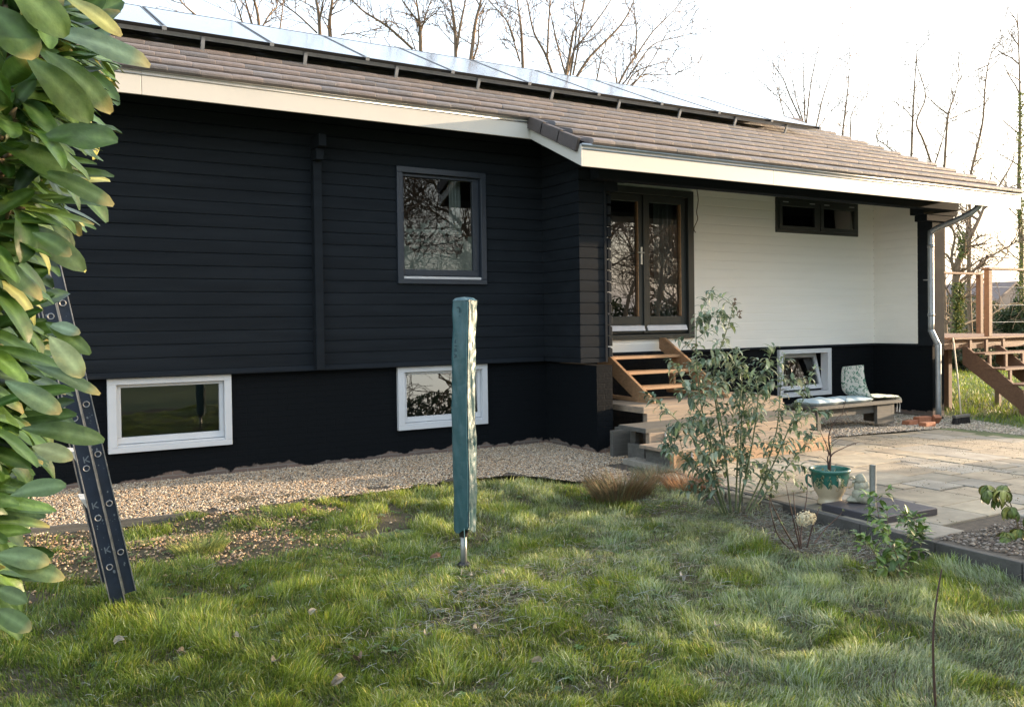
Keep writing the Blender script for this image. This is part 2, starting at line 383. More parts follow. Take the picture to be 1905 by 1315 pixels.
def pebbles(n, xf, yf, z0, size, seed, name, label, tones):
    r = np.random.default_rng(seed)
    base = np.array([(0, 0, 1), (.89, 0, .45), (.28, .85, .45), (-.72, .53, .45), (-.72, -.53, .45), (.28, -.85, .45),
                     (.72, .53, -.45), (-.28, .85, -.45), (-.89, 0, -.45), (-.28, -.85, -.45), (.72, -.53, -.45), (0, 0, -1)])
    tri = np.array([(0, 1, 2), (0, 2, 3), (0, 3, 4), (0, 4, 5), (0, 5, 1), (1, 6, 2), (2, 7, 3), (3, 8, 4), (4, 9, 5), (5, 10, 1),
                    (6, 7, 2), (7, 8, 3), (8, 9, 4), (9, 10, 5), (10, 6, 1)])
    x, y = xf(r, n); n = len(x)
    sx = size*(.5+r.random(n)**1.5*1.1); sy = sx*(.6+.5*r.random(n)); sz = sx*(.35+.3*r.random(n)); th = r.random(n)*6.28
    tilt = (r.random(n)-.5)*1.0
    P = base[None]*np.stack([sx, sy, sz], -1)[:, None]
    P = P*(1+.25*(r.random((n, 12, 1))-.5))
    px = P[..., 0]; pz = P[..., 2]; ct, st = np.cos(tilt)[:, None], np.sin(tilt)[:, None]
    P = np.stack([px*ct-pz*st, P[..., 1], px*st+pz*ct], -1)
    c, s = np.cos(th)[:, None], np.sin(th)[:, None]
    Q = np.stack([P[..., 0]*c-P[..., 1]*s+x[:, None], P[..., 0]*s+P[..., 1]*c+y[:, None], P[..., 2]+(yf(x, y)+r.random(n)*size*.9)[:, None]], -1)
    tones = np.array(tones); k = r.integers(0, len(tones), n); col = tones[k]*(.75+.5*r.random((n, 1)))
    F = (tri[None]+12*np.arange(n)[:, None, None]).reshape(-1, 3)
    o = npmesh(name, Q.reshape(-1, 3), [F], np.repeat(col, 12, 0), M['pebble'], smooth=False)
    return kind(o, 'stuff', label, 'gravel')
TONES = [(.48, .35, .22), (.55, .44, .30), (.34, .25, .16), (.46, .40, .32), (.30, .27, .23), (.58, .51, .40), (.22, .17, .12), (.43, .28, .16)]
def strip(r, n):
    x = -1.6+r.random(n)*8.2; y = 6.4+r.random(n)*3.1
    e = lawn_edge(x)+(vnoise(x, y, .15, 8)-.5)*.35
    keep = (y > e) & ~((x > 6.1) & (y > 8.3)) & ~((x > 5.6) & (y < 7.6)) & (y < 9.52)
    return x[keep], y[keep]
pebbles(130000, strip, lambda x, y: .022+0*x, 0, .0076, 11, 'gravel', 'beige gravel between the lawn and the black wall', TONES)
def spill(r, n):
    x = -1.2+r.random(n)*3.9; y = 5.5+r.random(n)*2.2
    keep = (y < lawn_edge(x)) & (r.random(n) < (.85*vnoise(x, y, .3, 21)**1.6+.08)*np.clip((y-5.5-.1*x)/.9, 0, 1)*np.clip((2.9-x)/1.6, 0, 1))
    return x[keep], y[keep]
pebbles(26000, spill, lambda x, y: ground_h(x, y)+.002, 0, .0095, 12, 'loose_gravel', 'gravel and wood chips scattered over bare soil', [(.34, .22, .13), (.26, .17, .10), (.42, .28, .16), (.20, .14, .09), (.50, .38, .25), (.16, .12, .09)])
def side(r, n):
    x = 8.9+r.random(n)*4.6; y = 4.8+r.random(n)*4.9
    keep = ((y > 7.6) | (x > 11.92)) & ~((x > 13.04) & (y > 8.6)) & (x < 12.66+(y-6.93)*.443+.05*r.normal(size=n))
    return x[keep], y[keep]
pebbles(64000, side, lambda x, y: np.interp(x, [6.9, 9, 10.5, 12, 14], [.05, .045, .015, -.035, -.045]), 0, .013, 13, 'side_gravel', 'grey brown gravel between patio and house wall', [(.34, .28, .2), (.42, .36, .28), (.25, .21, .17), (.5, .44, .36)])
def bedp(r, n):
    x = 5.5+r.random(n)*2.4; y = 1.6+r.random(n)*2.0; return x, y
pebbles(9000, bedp, lambda x, y: .072+0*x, 0, .011, 14, 'bed_mulch', 'dark mulch in the corner planting bed', [(.12, .09, .07), (.2, .16, .12), (.28, .24, .2)])

def pz(x): return float(np.interp(x, [5.4, 8, 11.5, 14], [.08, .07, -.03, -.055]))
# patio: packed sandstone flags
def patio():
    r = random.Random(5); u = .2
    X0, Y0, NX, NY = 5.46, 2.0, 68, 28
    occ = [[False]*NX for _ in range(NY)]; mb = MB()
    def inside(x, y):
        if x < 5.9 and y < 3.62: return False
        if x < 8.0 and y < 3.62 and not (x > 6.5): return False
        if x > 11.9: return False
        if y > 6.66 and x < 6.0: return False
        return True
    for j in range(NY):
        for i in range(NX):
            if occ[j][i]: continue
            opts = [(3, 2), (4, 3), (3, 3), (2, 2), (4, 2), (3, 2), (2, 1), (1, 1)] if r.random() < .8 else [(2, 3), (2, 2), (1, 1)]
            st = r.randint(0, 3)
            for (a, b) in opts[st:]+[(1, 1)]:
                if i+a <= NX and j+b <= NY and not any(occ[j+q][i+p] for p in range(a) for q in range(b)): break
            for p in range(a):
                for q in range(b): occ[j+q][i+p] = True
            x0, y0 = X0+i*u, Y0+j*u; x1, y1 = x0+a*u, y0+b*u
            if not inside((x0+x1)/2, (y0+y1)/2): continue
            g = .008+r.random()*.007; t = r.random(); h = .08+(r.random()-.5)*.008
            base = [(.31, .255, .18), (.26, .23, .175), (.33, .28, .20), (.27, .245, .20)][r.randint(0, 3)]
            c = tuple(v*(.85+.3*t) for v in base)
            A = Matrix.Translation(((x0+x1)/2, (y0+y1)/2, pz((x0+x1)/2)-.08)) @ Matrix.Rotation(math.atan((pz(x0)-pz(x1))/(x1-x0)), 4, 'Y')
            hx, hy = (x1-x0)/2-g, (y1-y0)/2-g; mb.rbox(-hx, hx, -hy, hy, .0, h, .006, col=c, mtx=A)
    o = mb.build('patio', M['slab'], cols=True); kind(o, 'structure', 'patio of pale sandstone flags')
    mb = MB()
    for (a, b, c, d) in ((5.46, 11.95, 3.6, 6.66), (6.02, 11.95, 6.66, 7.62), (6.5, 11.95, 1.9, 3.6)): mb.grid([[(x, y, pz(x)-.018) for x in (a, 8, 9.5, 11.5, b)] for y in (c, d)])
    kind(mb.build('patio_joints', M['soil']), 'structure', 'earth in the joints between the patio flags')
patio()

def grit(r, n):
    x = 5.5+r.random(n)*6.3; y = 3.7+r.random(n)*3.9; fx = np.abs(((x-5.46)/.2) % 1-.5); fy = np.abs(((y-2.0)/.2) % 1-.5)
    nearj = (fx > .44) | (fy > .44); k = r.random(n) < np.where(nearj, 1, .22)*(vnoise(x, y, .6, 55) > .45); return x[k], y[k]
pebbles(16000, grit, lambda x, y: np.interp(x, [5.4, 8, 11.5, 14], [.08, .07, -.03, -.055])+.003, 0, .0045, 15, 'patio_grit', 'grit, moss crumbs and leaf bits lying on the patio flags', [(.16, .13, .08), (.22, .2, .14), (.12, .14, .06), (.3, .24, .16)])
# ------------------------------------------------------------------ HOUSE
house = thing('house', 'long black timber house with white eaves and a recessed porch', 'house', (6, 10, 0))
PITCH = .1365; Z0 = 1.155
def prof(z):  # outward offset of log boards at height z
    t = ((z-Z0) % PITCH)/PITCH
    pts = [(0, -.011), (.03, -.011), (.045, .0008), (.3, .0018), (.7, .0014), (.915, .0006), (.965, -.0055), (1, -.011)]
    for (a, b), (c, d) in zip(pts[:-1], pts[1:]):
        if t <= c: return b+(d-b)*(t-a)/(c-a)
    return -.011
def zsamples(z0, z1):
    s = {z0, z1}; k = math.floor((z0-Z0)/PITCH)-1
    while Z0+k*PITCH < z1:
        for t in (0, .03, .045, .3, .7, .915, .965):
            z = Z0+(k+t)*PITCH
            if z0 < z < z1: s.add(z)
        k += 1
    return sorted(s)
def logwall(mb, a0, a1, z0, z1, plane, axis='x', sgn=-1, holes=(), gk=1.0):
    """log boards; axis 'x': face looks to -Y at y=plane; axis 'y': face looks to sgn*X at x=plane"""
    cells = [(a0, a1, z0, z1)]
    for (h0, h1, k0, k1) in holes:
        nc = []
        for (p, q, r_, s_) in cells:
            if h1 <= p or h0 >= q or k1 <= r_ or k0 >= s_: nc.append((p, q, r_, s_)); continue
            if p < h0: nc.append((p, h0, r_, s_))
            if h1 < q: nc.append((h1, q, r_, s_))
            a, b = max(p, h0), min(q, h1)
            if r_ < k0: nc.append((a, b, r_, k0))
            if k1 < s_: nc.append((a, b, k1, s_))
        cells = nc
    for (p, q, r_, s_) in cells:
        zs = zsamples(r_, s_); P = []
        for z in zs:
            d = prof(z if z < s_ else z-1e-6)*gk
            if axis == 'x': P.append([(p, plane-d, z), (q, plane-d, z)])
            elif sgn < 0: P.append([(plane-d, q, z), (plane-d, p, z)])
            else: P.append([(plane+d, p, z), (plane+d, q, z)])
        mb.grid(P)
UW = (3.985, 5.183, 2.085, 3.474)           # upper window, outer
BW = [(.842, 2.054, .341, 1.096), (3.976, 5.188, .341, 1.096)]
mb = MB(); logwall(mb, -3.0, 6.05, 1.10, 4.25, YW, holes=[UW])
rj = random.Random(8)
for k in range(26):
    zb = Z0+rj.randint(0, 17)*PITCH; x = rj.uniform(.2, 5.9)
    if UW[0]-.1 < x < UW[1]+.1 and zb > 1.9: continue
    mb.box(x, x+.0025, YW-.0032, YW+.002, zb+.008, zb+PITCH*.9)
    for q in (-.02, .02): mb.box(x+q-.0025, x+q+.0025, YW-.003, YW, zb+.06, zb+.065)
mb.build('log_wall', M['black'], house)
# projecting return wall
mb = MB(); logwall(mb, 8.60, YW, 1.10, 4.0, 6.03, 'y', -1); mb.box(6.05, 6.38, 8.62, 9.66, 1.10, 4.0)
mb.build('return_wall', M['black'], house)
mb = MB(); logwall(mb, 6.025, 6.40, 1.10, 3.8, 8.60); mb.box(6.395, 6.43, 8.585, 8.70, 1.10, 3.35)
mb.build('wall_end_boards', M['black'], house)
mb = MB()
for k in range(15):
    z = Z0+k*PITCH; mb.rbox(6.44, 6.53-.0*k, 8.60, 8.74, z+.006, z+PITCH-.008, .022)
mb.box(6.40, 6.62, 8.60, 8.74, 3.23, 3.36); mb.box(6.40, 6.82, 8.60, 8.74, 3.365, 3.5)
mb.build('log_ends', M['black'], house)
# brick base
mb = MB()
def wallrect(mb, x0, x1, z0, z1, y, holes, t=.25):
    xs = sorted({x0, x1, *[h[0] for h in holes], *[h[1] for h in holes]}); zs = sorted({z0, z1, *[h[2] for h in holes], *[h[3] for h in holes]})
    for a, b in zip(xs[:-1], xs[1:]):
        for c, d in zip(zs[:-1], zs[1:]):
            mx_, mz = (a+b)/2, (c+d)/2
            if any(h[0] < mx_ < h[1] and h[2] < mz < h[3] for h in holes): continue
            mb.box(a, b, y, y+t, c, d)
wallrect(mb, -3.0, 6.09, -.15, 1.10, YW+.05, [(a+.03, b-.03, c+.03, d-.02) for a, b, c, d in BW])
mb.box(6.09, 6.325, 8.36, 9.49, -.15, 1.075)
mb.build('brick_base', M['brick'], house)
RW = (10.67, 11.915, .335, 1.11)
mb = MB(); wallrect(mb, 6.33, 13.07, -.1, 1.13, YB+.03, [(RW[0]+.03, RW[1]-.03, RW[2]+.03, RW[3]-.03)]); mb.box(13.07, 13.38, 8.62, 9.73, -.1, 1.13)
mb.build('porch_base', M['brick'], house)
# base ledge
mb = MB(); mb.prism([(YW-.045, 1.098), (YW+.05, 1.098), (YW+.02, 1.158), (YW-.012, 1.158), (YW-.045, 1.118)], -3.0, 6.0)
mb.build('base_ledge', M['black'], house, bevel=.004)
# wall post and corbels
mb = MB(); mb.box(2.96, 3.055, 9.34, 9.45, 1.104, 3.43); mb.box(2.965, 3.05, 9.24, 9.45, 3.435, 3.56); mb.box(2.965, 3.05, 9.14, 9.45, 3.565, 3.70)
mb.build('wall_post', M['black'], house, bevel=.006)
# porch white walls
SW = (10.618, 12.603, 2.998, 3.556); DR = (7.0, 8.847, 1.342, 3.52)
mb = MB(); logwall(mb, 6.35, 13.05, 1.165, 3.95, YB, holes=[SW, DR], gk=.35); mb.box(6.35, 13.05, YB+.02, YB+.04, 3.8, 4.0)
mb.build('porch_back_wall', M['white'], house)
mb = MB(); logwall(mb, 8.867, YB, 1.165, 3.8, 13.05, 'y', -1, gk=.35)
mb.build('porch_side_wall', M['white'], house)
mb = MB(); mb.box(6.33, 13.06, YB-.02, YB+.03, 1.132, 1.166); mb.box(13.03, 13.06, 8.87, YB-.02, 1.132, 1.166)
mb.build('porch_ledge', M['black'], house)
mb = MB(); mb.box(13.045, 13.37, 8.60, 8.865, 1.13, 3.6); mb.box(12.75, 13.66, 8.56, 8.80, 3.27, 3.55); mb.box(12.86, 13.56, 8.57, 8.79, 3.17, 3.268)
mb.build('corner_pillar', M['black'], house, bevel=.008)
mb = MB(); mb.box(13.372, 13.40, 8.63, 14.5, 1.27, 3.55)
mb.build('corner_trim', M['fascia'], house)
mb = MB(); logwall(mb, 8.9, 14.6, -.1, 3.6, 13.36, 'y', 1); mb.prism([(8.62, 3.45), (8.62, roofz(8.62)-.17), (12.15, roofz(12.15)-.17), (15.5, roofz(12.15)-.17-3.35*TP), (15.5, 3.0)], 13.1, 13.35); mb.build('gable_wall', M['black'], house)
mb = MB(); mb.box(6.2, 13.5, 8.42, 8.60, 3.34, 3.60); mb.build('porch_beam', M['black'], house, bevel=.01)
# roof underlay + soffit (follows the slope)
def slope_slab(x0, x1, y0, y1, t0, t1, mb):
    mb.prism([(y0, roofz(y0)+t0), (y1, roofz(y1)+t0), (y1, roofz(y1)+t1), (y0, roofz(y0)+t1)], x0, x1)
mb = MB(); slope_slab(-3.2, 5.44, YF+.03, 12.15, -.16, -.03, mb); slope_slab(5.44, 13.93, YP+.03, 12.15, -.16, -.03, mb)
yb = 12.15; mb.prism([(yb, roofz(yb)-.16), (15.6, roofz(yb)-.16-3.45*TP), (15.6, roofz(yb)-3.45*TP), (yb, roofz(yb)-.0)], -3.2, 13.93)
mb.build('soffit', M['black'], house)
# fascias
mb = MB(); mb.box(-3.2, 1.13, YF, YF+.028, 3.80, 4.025); mb.box(1.133, 5.46, YF, YF+.028, 3.80, 4.025)
mb.box(5.46, 8.4, YP, YP+.028, 3.305, 3.53); mb.box(8.403, 11.2, YP, YP+.028, 3.305, 3.53); mb.box(11.203, 13.97, YP, YP+.028, 3.305, 3.53)
mb.prism([(YP, 3.305), (YF, 3.80), (YF, 4.02), (YP+.05, 3.535), (YP, 3.535)], 5.435, 5.459)
mb.prism([(YP, 3.305), (12.15, roofz(12.15)-.22), (12.15, roofz(12.15)), (YP, 3.545)], 13.972, 13.995)
mb.build('fascia', M['fascia'], house, bevel=.003)
mb = MB()
mb.tube([(-3.2, YF-.012, 4.035), (5.46, YF-.012, 4.035)], .016, 8); mb.tube([(5.44, YP-.012, 3.54), (13.98, YP-.012, 3.54)], .016, 8)
mb.tube([(5.452, YP+.0, 3.54), (5.452, YP+.14, 3.535)], .016, 8)
mb.box(-3.2, 5.44, YF-.01, YF+.11, 3.985, 4.0); mb.box(5.46, 13.97, YP-.01, YP+.11, 3.49, 3.505)
mb.build('gutter', M['zinc'], house, smooth=True)
# downpipe
mb = MB()
pts = [(13.02, 7.80, 3.42), (13.02, 7.80, 3.33), (12.99, 7.88, 3.24), (12.93, 8.05, 3.15), (12.86, 8.38, 3.03), (12.845, 8.47, 2.97), (12.84, 8.49, 2.88), (12.84, 8.49, 1.50),
       (12.84, 8.49, 1.40), (12.86, 8.46, 1.30), (12.90, 8.43, 1.18), (12.915, 8.42, 1.06), (12.915, 8.42, -.05)]
def smoothpts(p, k=4):
    p = [Vector(q) for q in p]; out = []
    for i in range(len(p)-1):
        a, b, c, d = p[max(i-1, 0)], p[i], p[i+1], p[min(i+2, len(p)-1)]
        for j in range(k):
            t = j/k; out.append(.5*((2*b)+(c-a)*t+(2*a-5*b+4*c-d)*t*t+(3*b-a-3*c+d)*t**3))
    out.append(p[-1]); return out
mb.tube(smoothpts(pts), .045, 14)
for z in (2.72, 1.62): mb.tube([(12.84, 8.49, z), (12.84, 8.49, z+.05)], .052, 14)
mb.tube([(12.84, 8.49, 2.2), (12.84, 8.49, 2.215)], .046, 14); mb.box(12.80, 12.88, 8.49, 8.60, 2.2, 2.215)
mb.build('downpipe', M['zinc'], house, smooth=True)
mb = MB(); mb.tube([(12.915, 8.42, -.08), (12.915, 8.42, .0)], .075, 12); dm = mb.build('drain_collar', M['plastic'], house)

# roof tiles
def tiles():
    mb = MB(); r = random.Random(2); W = .30; G = 1.05/CP/3
    n = Vector((0, -SP, CP)); sdir = Vector((0, CP, SP))
    RT_ = [1.0, .84, 1.06, .92, 1.1, .86, 1.0, .9, 1.05]
    def tile(x, s0, P0, first, up=0.0, i_=0):
        # nose at distance s0 up the slope from P0; profile across, domed
        c = r.choice([(.17, .14, .128), (.19, .15, .135), (.15, .13, .125), (.115, .115, .125), (.165, .14, .13), (.20, .16, .14), (.125, .12, .125)])
        f = (.88+.24*r.random())*RT_[i_ % 9]; c = tuple((q*.55+w_*.45)*f for q, w_ in zip(c, (.165, .148, .145)))
        xs = [0, .004, .05, .12, .20, .262, .290, .2985]; dome = [.000, .001, .002, .003, .0035, .0035, .003, .001]
        L = G+.06; rows = [(.022, .0), (.002, .010), (-.008, .034), (-.003, .054), (.010, .066), (.05, .069), (L, .008)]
        jz = (r.random()-.5)*.003; js = (r.random()-.5)*.004; P = []
        for (ds, t) in rows:
            row = []
            for xx, dm_ in zip(xs, dome):
                k = dm_ if t > .001 else 0
                row.append(P0+Vector((x+xx, 0, 0))+sdir*(s0+js+ds-dm_*.6*(1 if ds < .05 else 0))+n*(t+k+jz+up))
            P.append(row)
        mb.grid(P, col=c)
        # sides
        for e in (0, -1):
            q = [row[e] for row in P]; b0, b1 = q[0], q[-1]-n*.02
            mb.add(q+[b1], [tuple(range(len(q)+1))], col=c)
    P0 = Vector((0, YF, roofz(YF))); nrow = int((12.15-YF)/CP/G)+1
    for i in range(-3, nrow):
        for j in range(57):
            x = 13.96-(j+1)*W
            if i < 0 and x < 5.45: continue
            edge_ = i == -3 or (i == 0 and x < 5.4)
            tile(x, .02+i*G-(.055 if edge_ else 0), P0, edge_, i_=i+3)
    o = mb.build('roof', M['tile'], house, cols=True)
    # ridge tiles
    mb = MB()
    for k in range(44):
        x = -3.2+k*.39; c = (.14, .11, .1) if k % 3 else (.11, .105, .11)
        P = [[(x+e*.42, 12.15+.13*math.cos(a), roofz(12.15)-.02+.13*math.sin(a)+(.012 if e else 0)) for a in [math.pi*q/8 for q in range(9)]] for e in (0, 1)]
        mb.grid(P, col=c)
    mb.build('ridge', M['tile'], o, cols=True)
    # verge tiles with a downturned flange at the step of the eaves
    mb = MB()
    for i in range(3):
        s0 = .02+i*G
        for (e0, e1) in ((s0, s0+G+.03),):
            P0 = Vector((0, YP, roofz(YP)))
            a = P0+sdir*e0; b = P0+sdir*e1; c = (.075, .06, .055)
            q = [a+n*.05, b+n*.035, b-n*.10, a-n*.10]
            vs = [p+Vector((5.395, 0, 0)) for p in q]+[p+Vector((5.43, 0, 0)) for p in q]
            mb.add(vs, [(0, 1, 2, 3), (7, 6, 5, 4), (0, 4, 5, 1), (1, 5, 6, 2), (2, 6, 7, 3), (3, 7, 4, 0)], col=c)
            mb.add([vs[0], vs[1], (5.48, *vs[1][1:]), (5.48, *vs[0][1:])], [(0, 1, 2, 3)], col=c)
    mb.build('verge_tiles', M['tile'], house, cols=True, bevel=.006)
tiles()

# ---- windows
def frame_rect(mb, x0, x1, z0, z1, y0, y1, wl, wr=None, wt=None, wb=None):
    wr = wl if wr is None else wr; wt = wl if wt is None else wt; wb = wl if wb is None else wb
    mb.box(x0, x1, y0, y1, z1-wt, z1); mb.box(x0, x1, y0, y1, z0, z0+wb)
    mb.box(x0, x0+wl, y0, y1, z0+wb, z1-wt); mb.box(x1-wr, x1, y0, y1, z0+wb, z1-wt)
def pane(x0, x1, z0, z1, y, parent, name='pane', m_='glass', tilt=0.0):
    mb = MB(); dz = (z1-z0)*math.sin(tilt)
    mb.add([(x0, y-dz, z0), (x1, y-dz, z0), (x1, y, z1), (x0, y, z1)], [(0, 1, 2, 3)])
    return mb.build(name, M[m_], parent)
for (x0, x1, z0, z1) in BW:
    mb = MB(); frame_rect(mb, x0, x1, z0, z1, YW+.0, YW+.14, .085, .075, .065, .055)
    wn = mb.build('window_frame', M['winwhite'], house, bevel=.004)
    mb = MB(); frame_rect(mb, x0+.087, x1-.077, z0+.085, z1-.067, YW+.05, YW+.12, .042, .042, .03, .065)
    mb.build('sash', M['winwhite'], wn, bevel=.004)
    mb = MB(); mb.box(x0+.087, x1-.077, YW+.012, YW+.13, z0+.056, z0+.08); mb.build('sill', M['winwhite'], wn, bevel=.004)
    pane(x0+.125, x1-.115, z0+.145, z1-.095, YW+.085+(.02 if x0 > 3 else 0), wn, m_='glassdoor' if x0 > 3 else 'glass', tilt=rad(4.8) if x0 > 3 else 0)
# upper window
x0, x1, z0, z1 = UW
mb = MB(); frame_rect(mb, x0, x1, z0, z1, YW-.035, YW+.12, .075, .075, .07, .06); wn = mb.build('window_frame', M['framenavy'], house, bevel=.005)
mb = MB(); frame_rect(mb, x0+.078, x1-.078, z0+.105, z1-.073, YW+.02, YW+.09, .03, .085, .035, .07); mb.build('sash', M['framenavy'], wn, bevel=.004)
mb = MB(); mb.prism([(YW-.02, z0+.062), (YW+.05, z0+.062), (YW+.05, z0+.10), (YW-.02, z0+.088)], x0+.078, x1-.078); mb.build('sill', M['alu'], wn)
pane(x0+.105, x1-.16, z0+.172, z1-.105, YW+.05, wn, m_='glasssoft')
# frosted film with a band of generic bird shapes
mb = MB(); fy = YW+.062
mb.add([(x0+.105, fy, z0+.17), (x1-.16, fy, z0+.17), (x1-.16, fy, z0+.60), (x0+.105, fy, z0+.60)], [(0, 1, 2, 3)])
bird = [(0, 0), (.012, .004), (.008, .035), (.03, .05), (.055, .045), (.075, .075), (.072, .10), (.085, .112), (.098, .105), (.092, .125), (.075, .135), (.058, .12),
        (.055, .095), (.035, .085), (.015, .095), (-.01, .085), (-.03, .10), (-.045, .09), (-.035, .07), (-.015, .05), (-.006, .03), (-.004, .008), (-.014, .0)]
rb = random.Random(3)
mc = MB()
for row in range(5):
    for k in range(9):
        bx = x0+.15+k*.112+(row % 2)*.056; bz = z0+.33+row*.078+rb.random()*.008
        if bx+.12 > x1-.16 or bx-.06 < x0+.105: continue
        fl = -1 if (row % 2) else 1; tgt = mc if row < 4 and bz+.15 < z0+.66 else mb
        if row == 4 and k % 2: continue
        tgt.add([(bx+fl*p, fy-.0015-.0004*row-.0002*k, bz+q*1.05) for p, q in bird], [tuple(range(len(bird)))])
for k in range(14):
    bx = x0+.12+k*.068; hh = .03+.04*rb.random()
    if bx+.05 < x1-.16: mc.add([(bx, fy-.004, z0+.601), (bx+.05, fy-.004, z0+.601), (bx+.035, fy-.004, z0+.601-hh), (bx+.01, fy-.004, z0+.601-hh*.8)], [(0, 1, 2, 3)])
mc.build('bird_pattern', M['cutout'], wn)
mb.build('window_film', M['film'], wn)
mb = MB()
P = [[(x1-.35+.16*t, YW+.30+.025*math.sin(t*22), z) for t in [q/24 for q in range(25)]] for z in (z0+.05, z1-.02)]
mb.grid(P); o = mb.build('curtain', M['curtain'], None, loc=(x1-.25, YW+.3, z0), smooth=True)
tag(o, 'narrow pale curtain hanging behind the right side of the upper window', 'curtain')
# small top-hung porch window (two lights)
x0, x1, z0, z1 = SW; xm = (x0+x1)/2
mb = MB(); frame_rect(mb, x0, x1, z0, z1, YB-.03, YB+.10, .05, .05, .05, .05); mb.box(xm-.035, xm+.035, YB-.03, YB+.1, z0+.05, z1-.05)
wn = mb.build('window_frame', M['frame'], house, bevel=.004)
for (a, b) in ((x0+.052, xm-.037), (xm+.037, x1-.052)):
    mb = MB(); frame_rect(mb, a, b, z0+.052, z1-.052, YB-.045, YB+.03, .07, .07, .075, .06); sa = mb.build('sash', M['frame'], wn, bevel=.004)
    for q in (a+.14, b-.14): mb = MB(); mb.box(q-.06, q+.06, YB-.052, YB-.045, z1-.075, z1-.062); mb.build('hinge', M['alu'], wn)
    pane(a+.065, b-.065, z0+.108, z1-.122, YB-.01, wn, m_='glassdoor', tilt=rad(3.5))
# right basement window, tilted open inwards
x0, x1, z0, z1 = RW
mb = MB(); frame_rect(mb, x0, x1, z0, z1, YB-.02, YB+.13, .09, .09, .07, .07); wn = mb.build('window_frame', M['winwhite'], house, bevel=.004)
mb = MB(); A = Matrix.Translation((0, YB+.11, z0+.10)) @ Matrix.Rotation(rad(-14), 4, 'X')
for (a, b, c, d) in ((x0+.10, x1-.10, 0, .07), (x0+.10, x1-.10, .54, .60), (x0+.10, x0+.16, .07, .54), (x1-.16, x1-.10, .07, .54)):
    mb.box(a, b, -.03, .03, c, d, mtx=A)
mb.build('sash', M['winwhite'], wn, bevel=.004)
mb = MB(); mb.add([A @ Vector(p) for p in ((x0+.15, 0, .06), (x1-.15, 0, .06), (x1-.15, 0, .55), (x0+.15, 0, .55))], [(0, 1, 2, 3)]); mb.build('pane', M['glasssoft'], wn)
# door
x0, x1, z0, z1 = DR
mb = MB(); mb.box(x0, x0+.10, YB-.05, YB+.12, z0, z1); mb.box(x1-.115, x1, YB-.05, YB+.12, z0, z1); mb.box(x0+.10, x1-.115, YB-.05, YB+.12, z1-.10, z1); mb.box(x0+.10, x1-.115, YB-.05, YB+.12, z0, z0+.07)
mb.build('door_frame', M['frame'], house, bevel=.006)
xm = 7.93
for i, (a, b) in enumerate(((x0+.103, xm-.004), (xm+.004, x1-.118))):
    mb = MB(); mb.box(a, a+.10, YB+.0, YB+.07, z0+.085, z1-.103); mb.box(b-.10, b, YB+.0, YB+.07, z0+.085, z1-.103)
    mb.box(a+.10, b-.10, YB, YB+.07, z1-.20, z1-.103); mb.box(a+.10, b-.10, YB, YB+.07, z0+.085, z0+.33)
    mb.box(a+.13, b-.13, YB-.008, YB, z0+.21, z0+.225)
    if i: mb.box(a-.03, a+.035, YB-.022, YB-.002, z0+.085, z1-.103)
    d_ = mb.build('door', M['frame'], house, bevel=.005)
    mb = MB(); mb.prism([(YB-.05, z0+.125), (YB-.002, z0+.125), (YB-.002, z0+.205), (YB-.02, z0+.195)], a+.02, b-.02); mb.build('weather_bar', M['alu'], d_)
    mb = MB(); q = .012; mb.box(b-.10-q, b-.10, YB-.004, YB+.05, z0+.33, z1-.20); mb.build('lit_glazing_bead', M['timber'], d_)  # orange bead colour stands in for light on this edge of the pane
    pane(a+.10, b-.112, z0+.33, z1-.20, YB+.035, d_, m_='glassdoor')
    if i == 0:
        mb = MB(); hx = b-.045; mb.rbox(hx-.016, hx+.016, YB-.012, YB-.001, 2.42, 2.67, .004); mb.tube([(hx, YB-.012, 2.585), (hx, YB-.055, 2.585)], .009, 8)
        mb.tube([(hx+.01, YB-.055, 2.585), (hx-.105, YB-.055, 2.585)], .009, 8); mb.build('handle', M['brass'], d_)
mb = MB()   # curtain behind the right-hand door
P = [[(8.30+.42*t, YB+.22+.03*math.sin(t*30), z) for t in [q/40 for q in range(41)]] for z in (z0+.1, z1-.1)]
mb.grid(P); o = mb.build('curtain', M['curtain'], None, loc=(8.5, YB+.22, z0), smooth=True); tag(o, 'cream curtain behind the right glass door', 'curtain')
# rooms behind the glass
mb = MB()
for (a, b, c, d, e, f) in ((-3, 6.0, YW+.28, YW+3.2, 1.2, 4.0), (6.5, 13.0, YB+.14, YB+3.5, 1.2, 4.0), (-3, 6.0, YW+.32, YW+2.5, -.1, 1.1), (9.5, 13.0, YB+.30, YB+2.5, -.1, 1.1)):
    mb.add([(a, c, e), (b, c, e), (b, d, e), (a, d, e), (a, c, f), (b, c, f), (b, d, f), (a, d, f)], [(0, 3, 2, 1), (4, 5, 6, 7), (3, 7, 6, 2), (0, 4, 7, 3), (1, 2, 6, 5)])
mb.build('rooms', M['room'], house)
# dangling dry vine by the door
mb = MB(); pts = [atY(*p, YB-.07) for p in ((1296, 350), (1299, 372), (1296, 395), (1298, 408), (1291, 425), (1294, 433))]
mb.tube(smoothpts(pts, 3), .007, 5); o = mb.build('vine', M['twig'], None, loc=pts[0]); tag(o, 'thin dry vine dangling beside the door frame', 'vine')

